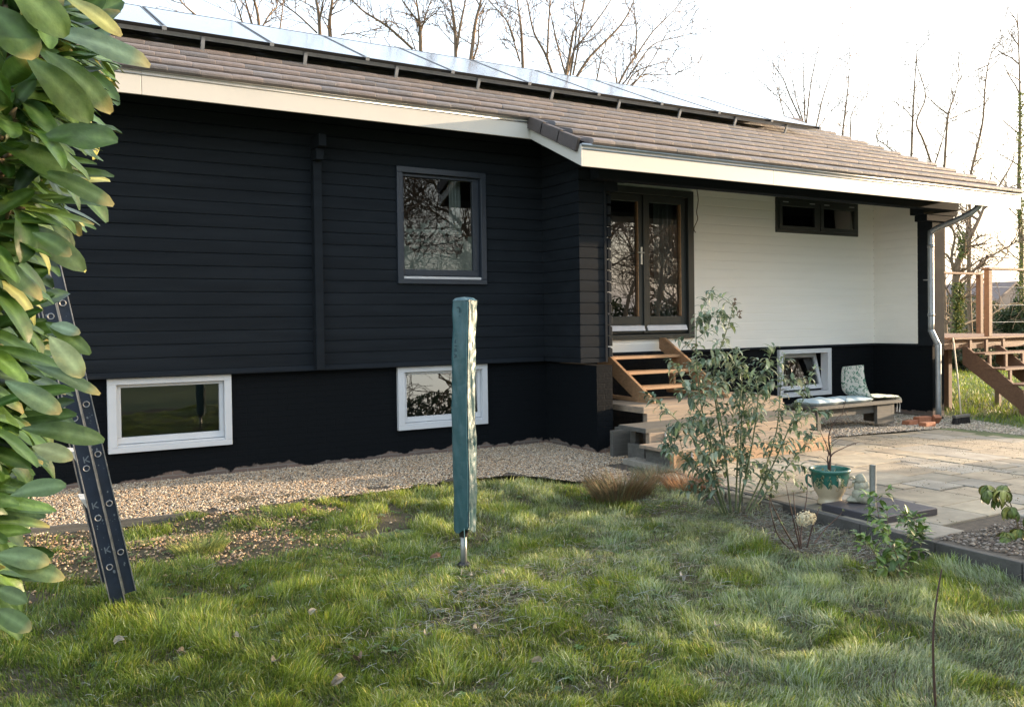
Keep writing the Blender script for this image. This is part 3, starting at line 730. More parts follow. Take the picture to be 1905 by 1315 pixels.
# ------------------------------------------------------------------ solar panels
ORD = ['leftmost', 'second', 'third', 'fourth', 'fifth', 'sixth', 'seventh', 'eighth', 'ninth', 'tenth', 'rightmost']
nrm = Vector((0, -SP, CP)); sdr = Vector((0, CP, SP))
def roofpt(x, y, off): return Vector((x, y, roofz(y)))+nrm*off
XE = [12.12-1.175*k for k in range(12)][::-1]
for i in range(11):
    a, b = XE[i]+.008, XE[i+1]-.008
    if i == 0: lb = 'leftmost dark solar panel on the roof, mostly behind the big leaves'
    elif i == 10: lb = 'rightmost dark solar panel on the tiled roof, at the free end of the row'
    else: lb = '%s dark solar panel on the tiled roof counted from the left' % ORD[i]
    B = roofpt((a+b)/2, 10.15, .25); t = thing('solar_panel', lb, 'solar panel', B, 'solar panels in a row on the roof')
    def slab(mb, x0_, x1_, s0, s1, n0, n1):
        q = [B+Vector((xx-B.x, 0, 0))+sdr*s+nrm*n_ for n_ in (n0, n1) for s in (s0, s1) for xx in (x0_, x1_)]
        mb.add(q, [(0, 2, 3, 1), (4, 5, 7, 6), (0, 1, 5, 4), (2, 6, 7, 3), (0, 4, 6, 2), (1, 3, 7, 5)])
    mb = MB(); L = 1.93
    slab(mb, a, b, 0, .03, -.035, .003); slab(mb, a, b, L-.03, L, -.035, .003); slab(mb, a, a+.022, .03, L-.03, -.035, .003); slab(mb, b-.022, b, .03, L-.03, -.035, .003)
    slab(mb, a, b, .03, L-.03, -.034, -.03)
    mb.build('frame', M['panelframe'], t)
    mb = MB(); slab(mb, a+.022, b-.022, .03, L-.03, -.01, 0); mb.build('glass', M['panelglass'], t)
    mb = MB(); slab(mb, a-.01, b+.01, .06, .10, -.085, -.04); mb.build('mounting_rail', M['zinc'], t)
    mb = MB(); slab(mb, a-.01, b+.01, 1.5, 1.54, -.085, -.04); mb.build('mounting_rail', M['zinc'], t)
    mb = MB(); q = .35; slab(mb, a+(b-a)*q-.02, a+(b-a)*q+.02, .02, .045, -.24, -.04); mb.build('roof_hook', M['zinc'], t)
    mb = MB(); slab(mb, b-.018, b+.03, -.012, .02, -.03, .012); mb.build('clamp', M['zinc'], t)

# ------------------------------------------------------------------ timber steps
t = thing('timber_steps', 'wide steps of old sleepers leading up to the door stairs', 'steps', (7.4, 7.6, .05))
mb = MB(); mb.rbox(6.52, 8.9, 8.02, 8.98, .50, .575, .008); mb.build('platform', M['oldtimber'], t)
mb = MB(); mb.box(6.56, 8.9, 8.00, 8.07, .385, .498); mb.box(6.56, 8.9, 8.005, 8.07, .34, .383); mb.build('riser', M['oldtimber'], t, bevel=.004)
mb = MB(); mb.rbox(6.02, 8.75, 7.37, 7.86, .37, .42, .006); mb.rbox(6.45, 8.75, 7.87, 8.0, .33, .40, .006); mb.build('tread', M['greytimber'], t)
mb = MB(); mb.box(6.06, 8.75, 7.355, 7.42, .225, .368); mb.build('riser', M['oldtimber'], t, bevel=.005)
mb = MB(); mb.rbox(5.90, 8.32, 6.79, 7.34, .225, .262, .006); mb.build('tread', M['oldtimber'], t)
mb = MB(); mb.box(5.90, 8.32, 6.775, 6.84, .04, .223); mb.build('riser', M['timber'], t, bevel=.005)
mb = MB(); mb.box(6.18, 6.24, 7.75, 7.83, .03, .37); mb.box(6.06, 6.12, 7.45, 7.74, .03, .22); mb.box(6.62, 6.70, 8.1, 8.16, .03, .5); mb.box(5.96, 6.0, 6.9, 7.3, .03, .22); mb.box(6.05, 6.5, 8.0, 8.06, .02, .33)
mb.box(6.3, 6.36, 7.86, 8.3, .03, .33)
mb.build('support', M['greytimber'], t, bevel=.004)
mb = MB()
for (x, y, za, zb) in ((6.28, 7.35, .235, .36), (6.14, 6.77, .05, .215)):
    k = 0; z = za
    while z < zb: mb.tube([(x, y-.008, z), (x+.004, y-.012, z+.009)], .016, 8); z += .018
mb.build('rod', M['zinc'], t)

t = thing('door_stairs', 'small orange timber stairs with open treads below the glass door', 'stairs', (7.4, 9.0, .58))
XL, XR = 6.92, 8.18
for x in (XL, XR):
    mb = MB(); mb.prism([(8.42, .585), (8.62, .585), (9.66, 1.20), (9.66, 1.36), (9.55, 1.36), (8.36, .66)], x-.022, x+.022)
    mb.prism([(8.36, .58), (9.5, .58), (9.5, .63), (8.28, .63), (8.25, .585)], x-.03+.0, x+.024); mb.box(x-.02, x+.02, 9.35, 9.45, .63, 1.05)
    mb.build('stringer', M['timber'], t, bevel=.003)
for (y, z) in ((8.72, .76), (9.02, .94), (9.34, 1.13)):
    mb = MB(); mb.box(XL+.024, XR-.024, y-.13, y+.13, z-.04, z); mb.build('tread', M['timber'], t, bevel=.004)

# ------------------------------------------------------------------ bench and cushions
t = thing('bench', 'low weathered timber bench standing against the black porch wall', 'bench', (10.5, 8.35, .045))
mb = MB(); mb.rbox(9.55, 11.42, 8.02, 8.30, .345, .385, .005); mb.rbox(9.55, 11.42, 8.31, 8.58, .345, .385, .005); mb.build('seat', M['greytimber'], t)
for x in (9.62, 11.22):
    mb = MB(); mb.box(x, x+.07, 8.06, 8.54, .045, .343); mb.build('leg', M['greytimber'], t, bevel=.004)
mb = MB(); mb.box(9.69, 11.22, 8.12, 8.15, .22, .343); mb.box(10.9, 11.22, 8.06, 8.11, .06, .343); mb.build('apron', M['greytimber'], t)
def cushion(name, x0, x1, y0, y1, z0, h, material, label, seedv=1, nb=3):
    mb = MB(); P = []; nu, nv = 25, 13
    for sgn in (1, -1):
        P = []
        for i in range(nu):
            row = []
            for j in range(nv):
                u, v = i/(nu-1), j/(nv-1); e = (1-(2*u-1)**8)*(1-(2*v-1)**8)
                q = abs(math.sin(u*math.pi*nb))**.35*.35+.65
                z = z0+h/2+sgn*h/2*e*q*(1+.15*math.sin(9*u+seedv)*math.cos(7*v)) if sgn > 0 else z0+h/2-h/2*min(1, e*2)
                row.append((x0+(x1-x0)*u+.01*math.sin(v*7+seedv), y0+(y1-y0)*v+.012*math.sin(u*9), z))
            P.append(row)
        mb.grid(P)
    o = mb.build(name, material, None, loc=((x0+x1)/2, (y0+y1)/2, z0), smooth=True); return tag(o, label, 'cushion')
cushion('cushion', 9.62, 10.22, 8.06, 8.50, .388, .085, M['cushion'], 'pale blue bench cushion at the left end of the bench', 1)
cushion('cushion', 10.24, 10.86, 8.06, 8.50, .388, .075, M['cushion'], 'pale blue flat cushion in the middle of the bench', 4)
def floral_cushion():
    prf = [(10.62, .66, 9.0), ]
    # strip in (x,z): upright back folding over the seat and hanging off the end
    path = [(10.66, .93), (10.66, .80), (10.69, .66), (10.74, .54), (10.82, .47), (10.95, .44), (11.1, .44), (11.28, .43), (11.46, .42), (11.50, .37)]
    pts = smoothpts([(p[0], 0, p[1]) for p in path], 3); mb = MB(); th = .045
    for sg in (1, -1):
        P = []
        for i, p in enumerate(pts):
            a = pts[max(i-1, 0)]; b = pts[min(i+1, len(pts)-1)]; d = (b-a).normalized(); nn = Vector((d.z, 0, -d.x))*-1
            row = []
            for j in range(13):
                v = j/12; e = (1-(2*v-1)**6); k = 1+.12*math.sin(i*1.1+j*.8)
                back = max(0, 1-i/9)      # the back part leans against the wall
                y = 8.08+.46*v; x = p.x+.12*back*v-.03*back
                row.append((x+nn.x*sg*th/2*e*k, y, p.z+nn.z*sg*th/2*e*k-.05*back*v))
            P.append(row)
        mb.grid(P)
    o = mb.build('floral_cushion', M['floral'], None, loc=(10.9, 8.3, .39), smooth=True)
    tag(o, 'white cushion with green leaf print folded against the wall on the bench', 'cushion')
    mb = MB()
    for (x, y) in ((11.43, 8.08), (11.45, 8.14)): mb.tube([(x, y, .40), (x+.01, y-.01, .30), (x-.005, y-.01, .2)], [.004, .004, .009], 5)
    mb.build('tie', M['whitecap'], o)
floral_cushion()

# bricks beside the downpipe
for (x, y, z, rz, ti, lab) in ((11.75, 8.12, -.025, .1, 0, 'pale terracotta brick lying left in the pile by the downpipe'), (12.02, 8.10, -.03, -.12, 0, 'orange brick standing behind the others by the downpipe'),
                               (11.78, 7.86, -.03, .06, 0, 'flat broken brick in front of the pile by the downpipe'), (12.22, 8.02, -.03, 1.2, .9, 'thin terracotta piece leaning at the right of the brick pile')):
    mb = MB(); A = Matrix.Translation((x, y, z)) @ Matrix.Rotation(rz, 4, 'Z') @ Matrix.Rotation(ti, 4, 'Y')
    mb.rbox(-.13, .13, -.06, .06, 0, .075 if not 'standing' in lab else .12, .006, mtx=A)
    tag(mb.build('brick', M['clay'], None, loc=(x, y, z)), lab, 'brick', 'loose bricks by the downpipe')

# broom
ZG = -.04
t = thing('broom', 'outdoor broom with dark bristles leaning on the deck edge', 'broom', (12.5, 7.9, -.04))
hp = atY(1788, 770, 7.8); tp_ = atY(1773, 629, 8.55)
mb = MB(); mb.tube([hp, hp.lerp(tp_, .5)+Vector((.01, 0, 0)), tp_], .0125, 8); mb.build('handle', M['handle'], t, smooth=True)
mb = MB(); mb.rbox(hp.x-.19, hp.x+.19, hp.y-.035, hp.y+.035, ZG+.11, ZG+.15, .01); mb.build('head', M['greytimber'], t)
mb = MB(); rr = random.Random(9)
for i in range(420):
    x = hp.x-.18+.36*rr.random(); y = hp.y-.03+.06*rr.random(); dx = (x-hp.x)*.12+(rr.random()-.5)*.02; dy = (rr.random()-.5)*.04
    mb.tube([(x, y, ZG+.112), (x+dx, y+dy, ZG)], [.006, .005], 4, cap=False)
mb.build('bristles', M['bristle'], t)

# ------------------------------------------------------------------ raised deck with stairs
t = thing('deck', 'raised brown timber deck with open stairs beyond the house corner', 'deck', (14.5, 9.2, 0))
mb = MB()
for k in range(20):
    y = 8.58+k*.148; mb.rbox(13.44 if y > 8.9 else 13.62, 17.5, y, y+.14, 1.225, 1.255, .004)
mb.build('planks', M['decktimber'], t)
mb = MB(); mb.box(13.45, 17.5, 8.66, 8.71, 1.06, 1.222); mb.box(13.45, 13.5, 8.72, 11.4, 1.06, 1.222); mb.build('joist', M['decktimber'], t)
for (x, y) in ((14.15, 9.05), (16.8, 8.8), (13.62, 11.2), (16.8, 11.2)):
    mb = MB(); mb.box(x-.05, x+.05, y-.05, y+.05, -.05, 1.06); mb.build('post', M['decktimber'], t, bevel=.004)
xs_ = 13.98
for x in (xs_, xs_+.98, xs_+1.96):
    mb = MB(); y0_, z0_ = 8.66, 1.22; k = .243/.33
    mb.prism([(8.66, 1.10), (8.66, .80), (8.66-.80/.736, 0.0), (8.66-1.10/.736+.0, 0.0), (8.66-1.10/.736, .03), (8.60, 1.10)], x-.022, x+.022)
    mb.build('stringer', M['decktimber'], t)
for k in range(4):
    y = 8.60-.335*(k+1); z = 1.24-.243*(k+1)
    mb = MB(); mb.rbox(xs_-.03, xs_+2.1, y, y+.35, z-.03, z, .004); mb.build('tread', M['decktimber'], t)
    mb = MB()
    for q in (.0, .47, .98): mb = MB(); mb.box(xs_+.04+q, xs_+.10+q, y+.30, y+.335, z+.002, z+.21); mb.build('bracket', M['decktimber'], t)
mb = MB(); mb.box(xs_-.06, xs_+.03, 7.62, 7.70, -.05, .42); mb.build('post', M['decktimber'], t)
mb = MB(); p = atY(1839, 622, 8.72); mb.box(p.x-.05, p.x+.05, 8.68, 8.77, 1.256, 2.42); mb.build('railing_post', M['decktimber'], t, bevel=.004)
q = atY(1827, 600, 10.4); mb = MB(); mb.box(q.x-.05, q.x+.05, 10.4, 10.5, 1.256, 2.50); mb.build('railing_post', M['decktimber'], t, bevel=.004)
mb = MB(); mb.box(p.x-.07, 17.5, 8.66, 8.79, 2.422, 2.46); mb.box(13.45, 17.5, 10.39, 10.51, 2.47, 2.51); mb.build('railing', M['decktimber'], t, bevel=.004)
mb = MB()
for z in (2.12, 1.80, 1.5): mb.tube([(p.x, 8.72, z), (17.5, 8.72, z)], .004, 5)
mb.build('wire', M['zinc'], t)
mb = MB(); mb.box(15.45, 15.53, 8.9, 8.98, -.05, .36); o = mb.build('stub_post', M['oldtimber'], None, loc=(15.49, 8.94, 0), bevel=.004); tag(o, 'short pale timber post in the grass under the deck', 'post')

# ------------------------------------------------------------------ rotary dryer in its cover
DX, DY = 2.565, 5.03
t = thing('rotary_dryer', 'folded rotary clothes dryer in a teal zipped cover standing in the lawn', 'clothes dryer', (DX, DY, 0))
mb = MB(); mb.tube([(DX, DY, -.05), (DX, DY, .24)], .021, 16); mb.build('pole', M['steel'], t, smooth=True)
mb = MB(); mb.lathe([(.03, .20), (.032, .22), (.032, .27), (.036, .275), (.036, .33)], (DX, DY, 0), 16); mb.build('collar', M['plastic'], t, smooth=True)
mb = MB(); NA, NZ = 72, 150; P = []
zt_, zb_ = 1.755, .245
view = math.atan2(-DY, -DX)                      # towards the camera
cam_r = view+math.pi/2                           # image right
def cov(th, z):
    f = (z-zb_)/(zt_-zb_); r_ = .066-.002*math.cos(f*3.0)+.002*math.sin(6*f)
    a = th-view
    # squarish, with a flat seam fin on the right of the zip
    b_ = a-.99; r_ /= (abs(math.cos(b_))**4.2+abs(math.sin(b_))**4.2)**(1/4.2)
    wa = float(vnoise(a*2.2+z*3, z*9+a*1.2, 1, 91))-.5; wb_ = float(vnoise(a*4-z*7, z*26, 1, 92))-.5; wc = float(vnoise(a*3, z*3, 1, 93))-.5
    w_ = (.007*wa+.0045*wb_*max(.12, math.sin(a*.9+.7)))+.005*wc+.003*(float(vnoise(a*9-z*22, z*14+a*3, 1, 94))-.5)*max(.2, math.sin(a*.9+.9))
    r_ += w_*1.25
    d1 = abs((a-.27+math.pi) % (2*math.pi)-math.pi); r_ += .006*math.exp(-(d1/.09)**2)
    lean = .006*math.sin(4*z)+.006+.026*f
    return r_, lean
for i in range(NZ):
    z = zb_+(zt_-zb_)*i/(NZ-1); row = []
    for j in range(NA+1):
        th = 2*math.pi*j/NA; r_, ln = cov(th, z)
        zz = z-(.035*math.cos(th-view-2.6) if i == NZ-1 else 0)*0
        if i == 0: zz = z+.018*math.sin(3*(th-view)+1)
        row.append((DX+ln+r_*math.cos(th), DY+r_*math.sin(th), zz))
    P.append(row)
mb.grid(P)
# top: slightly peaked cap
P2 = [P[-1]]
for k in range(1, 7):
    s_ = 1-k/6; P2.append([(DX+.032+(q[0]-DX-.032)*(s_ if k < 6 else .001), DY+(q[1]-DY)*(s_ if k < 6 else .001), zt_+.022*(1-s_)**.7+.010*math.sin(q[0]*60)*s_) for q in P[-1]])
P2[0] = [(DX+.032+(q[0]-DX-.032)*1.07, DY+(q[1]-DY)*1.07, q[2]-.004) for q in P[-1]]
mb.grid(P2)
cv = mb.build('cover', M['cover'], t, smooth=True)
mb = MB()
for off, wd, mm in ((.30, .006, 0),):
    pts = []
    for i in range(60):
        z = zb_+.03+(zt_-zb_-.04)*i/59; th = view+off; r_, ln = cov(th, z); pts.append((DX+ln+(r_+.002)*math.cos(th), DY+(r_+.002)*math.sin(th), z))
    mb.tube(pts, .0045, 6)
mb.build('zip', M['darkzip'], cv)
mb = MB()
for off in (.22, .38):
    pts = []
    for i in range(60):
        z = zb_+.03+(zt_-zb_-.04)*i/59; th = view+off; r_, ln = cov(th, z); pts.append((DX+ln+(r_+.0005)*math.cos(th), DY+(r_+.0005)*math.sin(th), z))
    mb.tube(pts, .0035, 6)
mb.build('zip_tape', M['zip'], cv)
mb = MB(); mb.lathe([(.0, -.02), (.045, -.02), (.045, .015), (.03, .03), (.0, .03)], (DX, DY, 0), 16); mb.build('socket', M['plastic'], t)
mb = MB(); mb.tube(smoothpts([(DX-.03, DY-.07, .27), (DX-.035, DY-.085, .2), (DX-.03, DY-.075, .15)], 3), .003, 5); mb.build('drawstring', M['zip'], cv)
# printed lettering running down the cover
def letters():
    cu = bpy.data.curves.new('print', 'FONT'); cu.body = 'Gimi relax'; cu.size = .062; cu.space_character = 1.25
    ob = bpy.data.objects.new('print_tmp', cu); COL.objects.link(ob)
    dg = bpy.context.evaluated_depsgraph_get(); me = bpy.data.meshes.new_from_object(ob.evaluated_get(dg))
    bpy.data.objects.remove(ob); vs = []
    for v in me.vertices:
        z = 1.715-v.co.x*1.02; a = -.98+v.co.y/.085; th = view+a; r_, ln = cov(th, z)
        vs.append((DX+ln+(r_+.0015)*math.cos(th), DY+(r_+.0015)*math.sin(th), z))
    fs = [tuple(p.vertices) for p in me.polygons]; mb = MB(); mb.add(vs, fs); mb.build('lettering', M['print'], cv); bpy.data.meshes.remove(me)
letters()

# ------------------------------------------------------------------ ladder
A0 = atY(224, 1142, 5.26); B0 = atY(84, 545, 5.30)          # centre line of the near outer stile
t = thing('ladder', 'navy folding ladder with paint spatters standing beside the big glossy bush', 'ladder', (A0.x, A0.y, 0))
dirv = (B0-A0).normalized(); topz = 2.55
def lad(s_, off, dy): # s along the stile, off across the stile (image right), dy depth
    side_ = Vector((dirv.z, 0, -dirv.x)); return A0+dirv*s_+side_*off+Vector((0, dy, 0))
LN = 2.5; side_ = Vector((dirv.z, 0, -dirv.x)).normalized()
def stile(off, wd, s0, s1, dy, name='stile'):
    mb = MB(); up = Vector((0, 1, 0))
    mb.beam(lad(s0, off, dy), lad(s1, off, dy), wd*.9, .022, up=Vector((0, 1, 0)))
    for e in (-1, 1): mb.beam(lad(s0, off+e*wd*.45, dy-.006), lad(s1, off+e*wd*.45, dy-.006), .006, .030, mi=1, up=Vector((0, 1, 0)))
    return mb.build(name, [M['navymetal'], M['ladderedge']], t, bevel=.001)
ws = .080
stile(0, ws, -.07, LN, 0); stile(.074, ws*.82, .10, LN, .02)
stile(0, ws, -.07, LN, .62); stile(.074, ws*.82, .10, LN, .64)
mb = MB()
for k in range(8):
    for (off, dy, so) in ((-.0, 0, 0), (.072, .015, .06)):
        c = lad(.26+k*.285+so+.02, off, dy-.013); ring = [c+(dirv*math.cos(a)+side_*math.sin(a))*.0155 for a in [2*math.pi*q/14 for q in range(15)]]
        mb.tube(ring, .0034, 6, cap=False)
mb.build('rung_end', M['ladderedge'], t)
for k in range(8):
    mb = MB(); a = lad(.28+k*.285, 0, .01); mb.tube([a, a+Vector((0, .61, 0))], .014, 8); mb.build('rung', M['navymetal'], t)
mb = MB()
for s0 in (.62, .90, 1.18, 1.46):
    c = lad(s0, -.055, .25); mb.prism([(c.x-.012, c.z+.04), (c.x+.028, c.z+.035), (c.x+.05, c.z-.06)], c.y-.1, c.y+.1, axis='y')
mb.build('step_cap', M['whitecap'], t)
# paint spatters, small irregular flat blobs
mb = MB(); rr = random.Random(21)
for i in range(70):
    s0 = .2+rr.random()*2.0; off = rr.choice([0, .074]); c = lad(s0, off+(rr.random()-.5)*.055, (-.0125 if off == 0 else .0075)); sz = .0015+.006*rr.random()**3
    n_ = 7; mb.add([c+(dirv*math.cos(6.283*q/n_)*1.4+side_*math.sin(6.283*q/n_))*sz*(.6+.7*rr.random()) for q in range(n_)], [tuple(range(n_))])
for s0, off in ((.36, .01), (.62, .0), (.88, .01)):   # scuffed dealer marks shaped like a K
    c = lad(s0, off-.012, -.0128)
    def bar(p_, q_, w_=.006): mb.beam(c+side_*p_[0]+dirv*p_[1], c+side_*q_[0]+dirv*q_[1], .0008, w_, up=side_)
    bar((0, 0), (0, .036)); bar((.004, .016), (.026, .036)); bar((.004, .018), (.026, 0))
mb.build('paint_spatter', M['spatter'], t)

# ------------------------------------------------------------------ pot, slab with tube, statue
PX, PY = 5.80, 4.74
t = thing('flower_pot', 'cream and green glazed pot with ring handles at the patio edge', 'flower pot', (PX, PY, .08))
pr_ = [(.0, .0), (.095, .0), (.10, .012), (.098, .03), (.088, .045), (.098, .07), (.122, .11), (.138, .155), (.145, .20), (.148, .225)]
mb = MB(); mb.lathe(pr_, (PX, PY, .082), 48); mb.build('body', M['potcream'], t, smooth=True)
mb = MB(); pg = [(.146, .215), (.150, .24), (.153, .26), (.162, .268), (.168, .28), (.162, .292), (.150, .292), (.143, .275), (.14, .22), (.0, .215)]
mb.lathe(pg, (PX, PY, .082), 48); mb.build('rim', M['potgreen'], t, smooth=True)
mb = MB()
NT = 64; P = []
def potr(z):
    zs = [p[1] for p in pr_]; rs = [p[0] for p in pr_]; return float(np.interp(z, zs, rs))
rowt = []; rowm = []; rowb = []
for j in range(NT+1):
    th = 2*math.pi*j/NT; dag = abs((j/NT*11) % 1-.5)*2; zb2 = .19-.065*(1-dag)**1.0*(.75+.25*math.sin(j))
    for (row, z) in ((rowt, .228), (rowm, (.228+zb2)/2), (rowb, zb2)): r_ = potr(min(z, .225))+.0018; row.append((PX+r_*math.cos(th), PY+r_*math.sin(th), .082+z))
mb.grid([rowb, rowm, rowt]); mb.build('drip_glaze', M['potgreen'], t, smooth=True)
vw = math.atan2(-PY, -PX)
for a in (-1.45, .42, 1.55, 3.2):
    th = vw+a; d = Vector((math.cos(th), math.sin(th), 0)); c = Vector((PX, PY, .082))
    pts = smoothpts([c+d*.143+Vector((0, 0, .215)), c+d*.168+Vector((0, 0, .232)), c+d*.184+Vector((0, 0, .212)), c+d*.176+Vector((0, 0, .165)), c+d*.142+Vector((0, 0, .135))], 4)
    mb = MB(); mb.tube(pts, .0095, 8); mb.build('handle', M['potgreen'] if abs(a) > .5 and abs(a) < 1.5 else M['potcream'], t, smooth=True)
mb = MB(); mb.lathe([(0, .225), (.142, .225)], (PX, PY, .082), 24); mb.build('soil', M['soil'], t)

t = thing('parasol_base', 'dark square slab with an upright grey tube beside the pot', 'parasol base', (5.9, 4.35, .08))
A = Matrix.Translation((5.86, 4.33, 0)) @ Matrix.Rotation(rad(-3), 4, 'Z')
mb = MB(); mb.rbox(-.33, .30, -.30, .27, .083, .135, .006, mtx=A); mb.build('slab', M['granite'], t)
tb = atZ(1624, 945, .135)
mb = MB(); mb.tube([tb, tb+Vector((0, 0, .335))], .0245, 16, cap=False); mb.tube([tb+Vector((0, 0, .335)), tb+Vector((0, 0, .30))], .021, 16); mb.build('tube', M['steel'], t, smooth=True)
# small sitting stone animal (worn, generic)
sp_ = atZ(1606, 934, .135)
t = thing('garden_statue', 'small worn pale stone figure sitting behind the grey tube', 'statue', sp_)
def blob(mb, c, r, sx=1, sy=1, sz=1, n=14, seed=0):
    c = Vector(c); rr = random.Random(seed); ph = [rr.random()*6 for _ in range(3)]; P = []
    for i in range(n+1):
        la = -math.pi/2+math.pi*i/n; row = []
        for j in range(n*2+1):
            lo = 2*math.pi*j/(n*2); d = Vector((math.cos(la)*math.cos(lo), math.cos(la)*math.sin(lo), math.sin(la)))
            k = 1+.06*math.sin(5*d.x+ph[0])+.05*math.sin(6*d.y+ph[1])+.05*math.sin(5*d.z+ph[2]); row.append(c+Vector((d.x*sx, d.y*sy, d.z*sz))*r*k)
        P.append(row)
    mb.grid(P)
mb = MB(); L = Vector((-RT0.x, -RT0.y, 0))
blob(mb, sp_+Vector((0, 0, .055)), .085, 1.15, .95, .85, n=18, seed=1); blob(mb, sp_+L*.012+Vector((0, 0, .12)), .062, .95, .9, 1.1, n=18, seed=2)
blob(mb, sp_+L*.022+Vector((0, 0, .18)), .046, 1, .95, 1.0, n=16, seed=3); blob(mb, sp_+L*.07+Vector((0, 0, .165)), .016, 1.6, .8, .7, n=10, seed=8); blob(mb, sp_+L*.075+Vector((0, 0, .025)), .05, 1.3, 1, .6, n=14, seed=4)
mb.build('body', M['stone'], t, smooth=True)
mb = MB(); blob(mb, sp_-L*.075+Vector((0, 0, .055)), .026, 1, 1, 1.3, seed=6); mb.build('wing', M['plastic'], t, smooth=True)

# ------------------------------------------------------------------ kerbs and edging
kp = [(5.80, 6.72), (5.60, 5.81), (5.47, 4.64), (5.42, 4.14), (5.38, 3.52), (5.37, 2.94), (5.37, 1.9)]
mb = MB()
for (a, b) in zip(kp[:-1], kp[1:]):
    n_ = max(1, round(math.dist(a, b)/1.0))
    for i in range(n_):
        p = Vector((*a, 0)).lerp(Vector((*b, 0)), i/n_+.004); q = Vector((*a, 0)).lerp(Vector((*b, 0)), (i+1)/n_-.004)
        mb.beam(p+Vector((0, 0, .02)), q+Vector((0, 0, .02)), .06, .135)
kind(mb.build('patio_kerb', M['concrete'], bevel=.006), 'structure', 'weathered concrete kerb between lawn and patio')
mb = MB(); mb.beam((-2.5, 7.58, .03), (.45, 7.58, .03), .03, .07); mb.beam((.45, 7.58, .025), (1.25, 7.56, .02), .03, .06)
o = mb.build('edging_board', M['greytimber'], None, loc=(-.5, 7.3, 0)); tag(o, 'low grey timber edging board in the gravel', 'edging')

# ================================================================== VEGETATION
def leaf_mesh(mb, base, direction, up, L, W, col, mid, droop=.35, fold=.25, curl=0.0, nseg=7, tip=None, rough=0, shape=.0, wave=0.0, ob=False):
    """one leaf blade: grid of nseg x 5 following a drooping curve"""
    d = Vector(direction).normalized(); s = d.cross(Vector(up))
    if s.length < 1e-3: s = d.orthogonal()
    s.normalize(); nn = s.cross(d).normalized()
    P = []; cols = []; p = Vector(base); ang = 0
    for i in range(nseg+1):
        t = i/nseg
        if ob: wd = W/2*(math.sin(math.pi*min(1, (t*.95+.02))**1.35))**.62 if 0 < i < nseg else W*(.04 if i == 0 else .10)
        else: wd = W/2*(math.sin(math.pi*min(1, (t*.97+.03))**(.85+shape)))**.8 if 0 < i < nseg else W*.03
        dd = d*math.cos(ang)-nn*math.sin(ang); n2 = nn*math.cos(ang)+d*math.sin(ang)
        if i: p = p+dd*(L/nseg)
        row = []
        for q, f in ((-1, 1), (-.5, .5), (0, 0), (.5, .5), (1, 1)):
            row.append(p+s*(wd*q)+n2*(wd*f*fold)+s*(curl*L*t*t)+n2*(wave*wd*abs(q)*math.sin(9*t+3.1*q+50*W)))
        P.append(row); ang += droop/nseg*(1+t)
        for q in (-1, -.5, 0, .5, 1):
            c = mid if (q == 0 and t < .93) else col
            if tip and t > .8: c = tuple(a*(1-(t-.8)*4)+b*(t-.8)*4 for a, b in zip(c, tip))
            cols.append(c)
    o = len(mb.v); vs = [q for row in P for q in row]; R, C = len(P), 5
    mb.v.extend([tuple(q) for q in vs]); mb.c.extend(cols)
    for i in range(R-1):
        for j in range(C-1): mb.f.append((o+i*C+j, o+i*C+j+1, o+(i+1)*C+j+1, o+(i+1)*C+j)); mb.mi.append(0)
GREENS = [(.042, .095, .012), (.056, .115, .014), (.032, .078, .011), (.072, .135, .016), (.03, .07, .013)]

